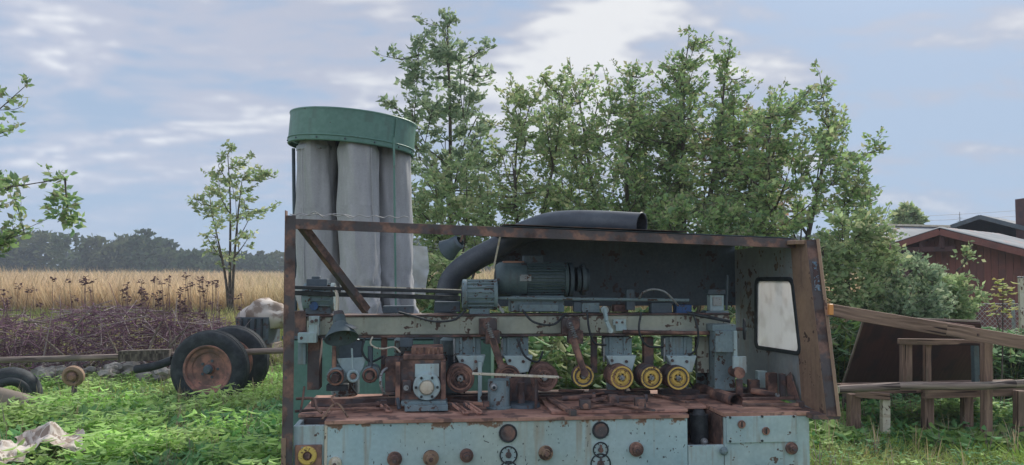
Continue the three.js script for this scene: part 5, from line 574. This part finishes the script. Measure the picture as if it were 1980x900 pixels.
{
  const inMachine = (x, z) => { const v = V(x, 0, z).applyMatrix4(inv); return v.x > -.08 && v.x < 3.4 && v.z < .1 && v.z > -1.15; };
  const sackSpots = [[...ground(95, 855, .25).toArray(), .42], [...ground(-6, 893, .25).toArray(), .26]];
  const onSack = (x, z) => sackSpots.some(([sx, , sz, r]) => ((x - sx) / r) ** 2 + ((z - sz) / r) ** 2 < .75);
  const lists = [[], [], [], []], R = mulberry(4242); let grass = [], dry = [];
  for (let i = 0; i < 90000; i++) {
    const x = -11 + R() * 22, z = -3.2 - R() * 11.8; if (inMachine(x, z)) continue; const left = x < -.9, n = fbm(x * .9 + 40, z * .9 + 40, 0, 4, 601), n2 = fbm(x * 2.6 + 70, z * 2.6 + 70, 0, 3, 607);
    const s = (.5 + .45 * R()) * (left ? 1 : .55) * lerp(.75, 1.2, n2) * (onSack(x, z) ? .55 : 1) * (left && z < -8.7 ? .66 : 1) * (x > 2.2 && z < -7.1 ? 1.7 : 1); if (R() > .62 + n * .5 || (n2 < .37 && R() < .75)) continue; if (onSack(x, z) && R() < .6) continue;
    const kind = left ? (n2 > .58 ? 1 : n > .52 ? 0 : R() < .5 ? 2 : 0) : (n > .56 ? 1 : n2 > .5 ? 2 : 0); const it = { x, z, s, a: R() * 6.283, sy: s * (.8 + R() * .5), t: R(), n, n2, left, tx: (R() - .5) * .3, tz: (R() - .5) * .3 };
    if (left || R() < .5) lists[kind].push(it); if ((!left && R() < .85) || R() < .3) grass.push({ ...it, x: x + .1, s: .8 + R() * .6, sy: (.4 + R() * .5) * (left ? .8 : .7) });
  }
  const col = (it) => { const b = .7 + .6 * it.t, y = clamp(ss(.42, .66, it.n2) + (it.t > .85 ? .5 : 0)); return mixc([.18 * b, .43 * b, .15 * b], [.37 * b, .60 * b, .16 * b], y).map((v, i) => v * lerp(1, [1.05, .9, 1.1][i], ss(.4, .6, it.n))); };
  instanced('weeds', 'broad leaved green weeds covering the yard', 'weeds', clump(1, 15, .26, .15, .13, .075, .5), white, lists[0], col);
  instanced('weeds_001', 'taller bright green leafy weeds among the ground cover', 'weeds', clump(2, 18, .36, .14, .12, .045, .8), white, lists[1], col);
  instanced('weeds_002', 'low dark green weeds with large leaves', 'weeds', clump(3, 12, .20, .17, .16, .10, .3), white, lists[2], (it) => col(it).map((v) => v * .85));
  instanced('grass', 'bright green grass tufts growing among the weeds', 'grass', tuft(5, 14, .34, .09, .010, .7), white, grass, (it) => { const b = .8 + .5 * it.t; return mixc([.30 * b, .42 * b, .09 * b], [.44 * b, .44 * b, .17 * b], ss(.5, .75, it.n)); });
  const dead = []; for (let i = 0; i < 2600; i++) { const x = -10 + R() * 20, z = -5.5 - R() * 7; if (inMachine(x, z) || R() > .35 + fbm(x * .8, z * .8 + 40, 0, 3, 613) * .9) continue; dead.push({ x, z, s: .8 + R() * .5, sy: .7 + R() * .9, a: R() * 6.283, t: R() }); }
  instanced('dead_stems', 'thin tan dead stems scattered among the green weeds', 'stems', tuft(15, 6, .36, .14, .007, .5), white, dead, (it) => [.42 * (.6 + .6 * it.t), .34 * (.6 + .6 * it.t), .22]);
  // tall weeds behind the machine, seen through it
  const tall = []; for (let i = 0; i < 900; i++) tall.push({ x: -1.2 + R() * 5.6, z: -6.9 - R() * 3.4, s: .9 + R() * .7, sy: 1.6 + R() * 1.4, a: R() * 6.283, t: R(), n: R(), n2: R() }); 
  for (let i = 0; i < 500; i++) tall.push({ x: 2.2 + R() * 4.6, z: -9.3 - R() * 1.4, s: 1 + R() * .7, sy: 1.2 + R() * 1.1, a: R() * 6.283, t: R() * .6, n: R(), n2: R() * .6 });
  instanced('tall_weeds', 'tall stemmy weeds growing behind the machine', 'weeds', clump(7, 26, .42, .16, .12, .05, .4), white, tall.filter((t) => (t.x < 2.1 || t.z < -9.3) && !(t.x < .2 && t.z > -8.4)), (it) => mixc(col(it).map((v) => v * .62), [.20, .17, .11], it.t > .7 ? .6 : .1));
  const stalks = []; for (let i = 0; i < 1100; i++) stalks.push({ x: .4 + R() * 6.5, z: -7.6 - R() * 3.2, s: 1, sy: .8 + R() * .5, a: R() * 6.283, t: R() }); instanced('dry_stalks', 'pale dry stalks standing behind the machine and bench', 'stalks', tuft(9, 7, 1.0, .12, .012, .25), white, stalks.filter((t) => t.x < 2.1 || (t.x > 4.6 && t.z < -9.4)), (it) => [.30 * (.7 + .5 * it.t), .26 * (.7 + .5 * it.t), .17]);
  // dry field
  const far = [], mid = []; for (let i = 0; i < 30000; i++) { const d = 22 + Math.pow(R(), 1.5) * 75, x = (R() - .5) * 2.2 * d * .75; far.push({ x, z: -d, y: -.14, s: 1 + d * .02, sy: (.8 + R() * .4) * lerp(.8, 1.15, fbm(x * .12 + 30, d * .12, 0, 3, 617)), a: R() * 6.283, t: R(), n: fbm(x * .2 + 90, d * .2, 0, 3, 619) }); }
  instanced('dry_grass', 'tall tan dry grass across the field', 'grass', tuft(11, 16, 1.72, .3, .022, .45), white, far, (it) => { const b = .8 + .45 * it.t; return mixc([.70 * b, .56 * b, .38 * b], [.57 * b, .50 * b, .31 * b], ss(.45, .7, it.n)); });
  for (let i = 0; i < 15000; i++) { const d = 12.6 + R() * 11, x = (R() - .5) * 2.2 * d * .75; if (x > 5 && d < 22) continue; mid.push({ x, z: -d, y: -.1, s: 1.1, sy: (.5 + R() * .5) * (d < 15 ? .7 : 1), a: R() * 6.283, t: R(), n: fbm(x * .3 + 10, d * .3, 0, 3, 623) }); }
  instanced('meadow_grass', 'greenish uncut grass between the brush pile and field', 'grass', tuft(13, 16, 1.0, .2, .016, .6), white, mid, (it) => { const b = .8 + .4 * it.t; return mixc([.25 * b, .31 * b, .10 * b], [.48 * b, .43 * b, .20 * b], ss(.4, .65, it.n)); });
}
{ // brush pile of cut purple brown twigs
  const R = mulberry(888), r = (a, b) => a + (b - a) * R(), tw = [], tw2 = []; for (let i = 0; i < 2700; i++) { const px = r(-120, 470), d = 12 + r(-.7, 1.1), c = at(px, 600, d), h = 1.02 * (.62 + .5 * fbm(px * .012 + 5, d, 0, 3, 631)) * ss(520, 400, px) * Math.pow(r(.02, 1), 1.15), L = r(.25, .9), a = r(0, 6.283), el = i % 5 ? r(-.35, .5) : r(.6, 1.5), dv = V(Math.cos(a) * Math.cos(el), Math.sin(el), Math.sin(a) * Math.cos(el)).multiplyScalar(L / 2), o = V(c.x, h + .05, c.z); const rad = r(.004, .010) * (i % 40 === 0 ? 2 : 1); const g = rod(o.clone().sub(dv), o.clone().add(dv).add(V(0, .03, 0)), rad, rad * .35, 4, true); (i % 4 ? tw : tw2).push(g); }
  const g = thing('brush_pile', 'long pile of cut purple brown twigs and branches', 'brush pile', at(160, 690, 12).setY(0)); part(g, 'dark_twigs', tw, mat(null, 1, { color: new THREE.Color(.165, .085, .125), roughness: .9 })).userData.kind = 'stuff'; part(g, 'grey_twigs', tw2, mat(null, 1, { color: new THREE.Color(.33, .27, .27), roughness: .9 })).userData.kind = 'stuff';
  const st = (lab, pts, d, rad = .018) => { const b = thing('stick', lab, 'stick', at(pts[0][0], pts[0][1], d).setY(.3), 'pale sticks before the brush pile'); part(b, 'branch', taper(pts.map(([x, y], i) => at(x, y, d + i * .1)), rad, rad * .4, 6), mat(barkT, .3, { color: new THREE.Color(1.6, 1.5, 1.45), roughness: 1 })); };
  st('pale forked stick leaning left of the big wheel', [[288, 680], [296, 655], [312, 622]], 10.9, .024); st('pale stick slanting just left of the tyre top', [[326, 672], [345, 650], [367, 628]], 10.9, .022); st('short upright stick between the two pale sticks', [[328, 672], [328, 645], [318, 622]], 11.2, .018); st('pale stick slanting down behind the drawbar middle', [[226, 684], [214, 660], [206, 642]], 11, .016); st('thin stick slanting across the left of the brush pile', [[122, 688], [100, 668], [78, 650]], 11, .016); st('thin pale stick lying level on the brush pile', [[45, 622], [75, 624], [100, 628]], 11, .014);
  // withered seed heads standing over the pile
  const L = new Leaves(), stems = []; for (let i = 0; i < 90; i++) { const px = i < 45 ? r(270, 420) : r(0, 470), d = r(11.6, 13.2), y = 1.55 - Math.pow(R(), 1.2) * .75, o = at(px, 560, d).setY(y), b = o.clone().setY(.5).add(V(r(-.12, .12), 0, r(-.1, .1))); stems.push(rod(b, o, .006, .003, 4, true)); for (let k = 0; k < 9; k++) { const a = r(0, 6.28), dv = V(Math.cos(a), r(-.8, .6), Math.sin(a)).normalize(); L.diamond(o.clone().add(V(r(-.03, .03), r(-.06, .03), r(-.03, .03))), dv, dv.clone().cross(V(.3, 1, .2)).normalize(), .06, .045, [.085, .05, .055]); } }
  const w = thing('withered_weeds', 'withered dark seed heads on stalks above the brush pile', 'weeds', at(300, 690, 12.4).setY(0)); w.userData.kind = 'stuff'; part(w, 'stems', stems, mat(null, 1, { color: new THREE.Color(.16, .11, .10), roughness: 1 })).userData.kind = 'stuff'; part(w, 'seed_heads', L.geo(), LMdry).userData.kind = 'stuff';
}
{ // far wood along the horizon
  const R = mulberry(999), r = (a, b) => a + (b - a) * R(), L = new Leaves(); const cols = [[.065, .10, .055], [.09, .125, .06], [.07, .105, .05], [.11, .13, .06]];
  for (let i = 0; i < 460; i++) { const row = i % 3, x = r(-210, 230), z = -140 - row * 16 + r(-8, 8), px = 990 + x / -z * F; let H = r(5.2, 7.8) * (.8 + .4 * fbm(x * .05 + 40, row, 0, 3, 641)); if (px > 330 && px < 600) H *= .72; if (px > 230 && px < 290) H *= 1.15; const w = r(2.2, 4.2), c = cols[Math.floor(R() * 4)], con = R() < .12; for (let k = 0; k < 330; k++) { const t = r(0, 6.283), v = Math.pow(R(), .8), rad = con ? (1 - v) * w * .7 : w * Math.sqrt(Math.max(0, 1 - ((v - .5) * 1.9) ** 2)) * (.75 + .5 * fbm(t * 1.4 + i, v * 4, 0, 2, 643)), q = Math.sqrt(r(.45, 1)); const o = V(x + Math.cos(t) * rad * q, v * H, z + Math.sin(t) * rad * q), d = V(r(-1, 1), r(-.4, .8), r(-1, 1)).normalize(), f = r(.7, 1.35); L.diamond(o, d, V(r(-1, 1), r(-1, 1), r(-1, 1)).cross(d).normalize(), r(.7, 1.3), .8, c.map((k2) => k2 * f)); } }
  const g = lone('far_wood', 'dark green wood along the far edge of the field', 'wood', L.geo(), LMdry); g.userData.kind = 'stuff';
}

renderer.render(scene, camera);
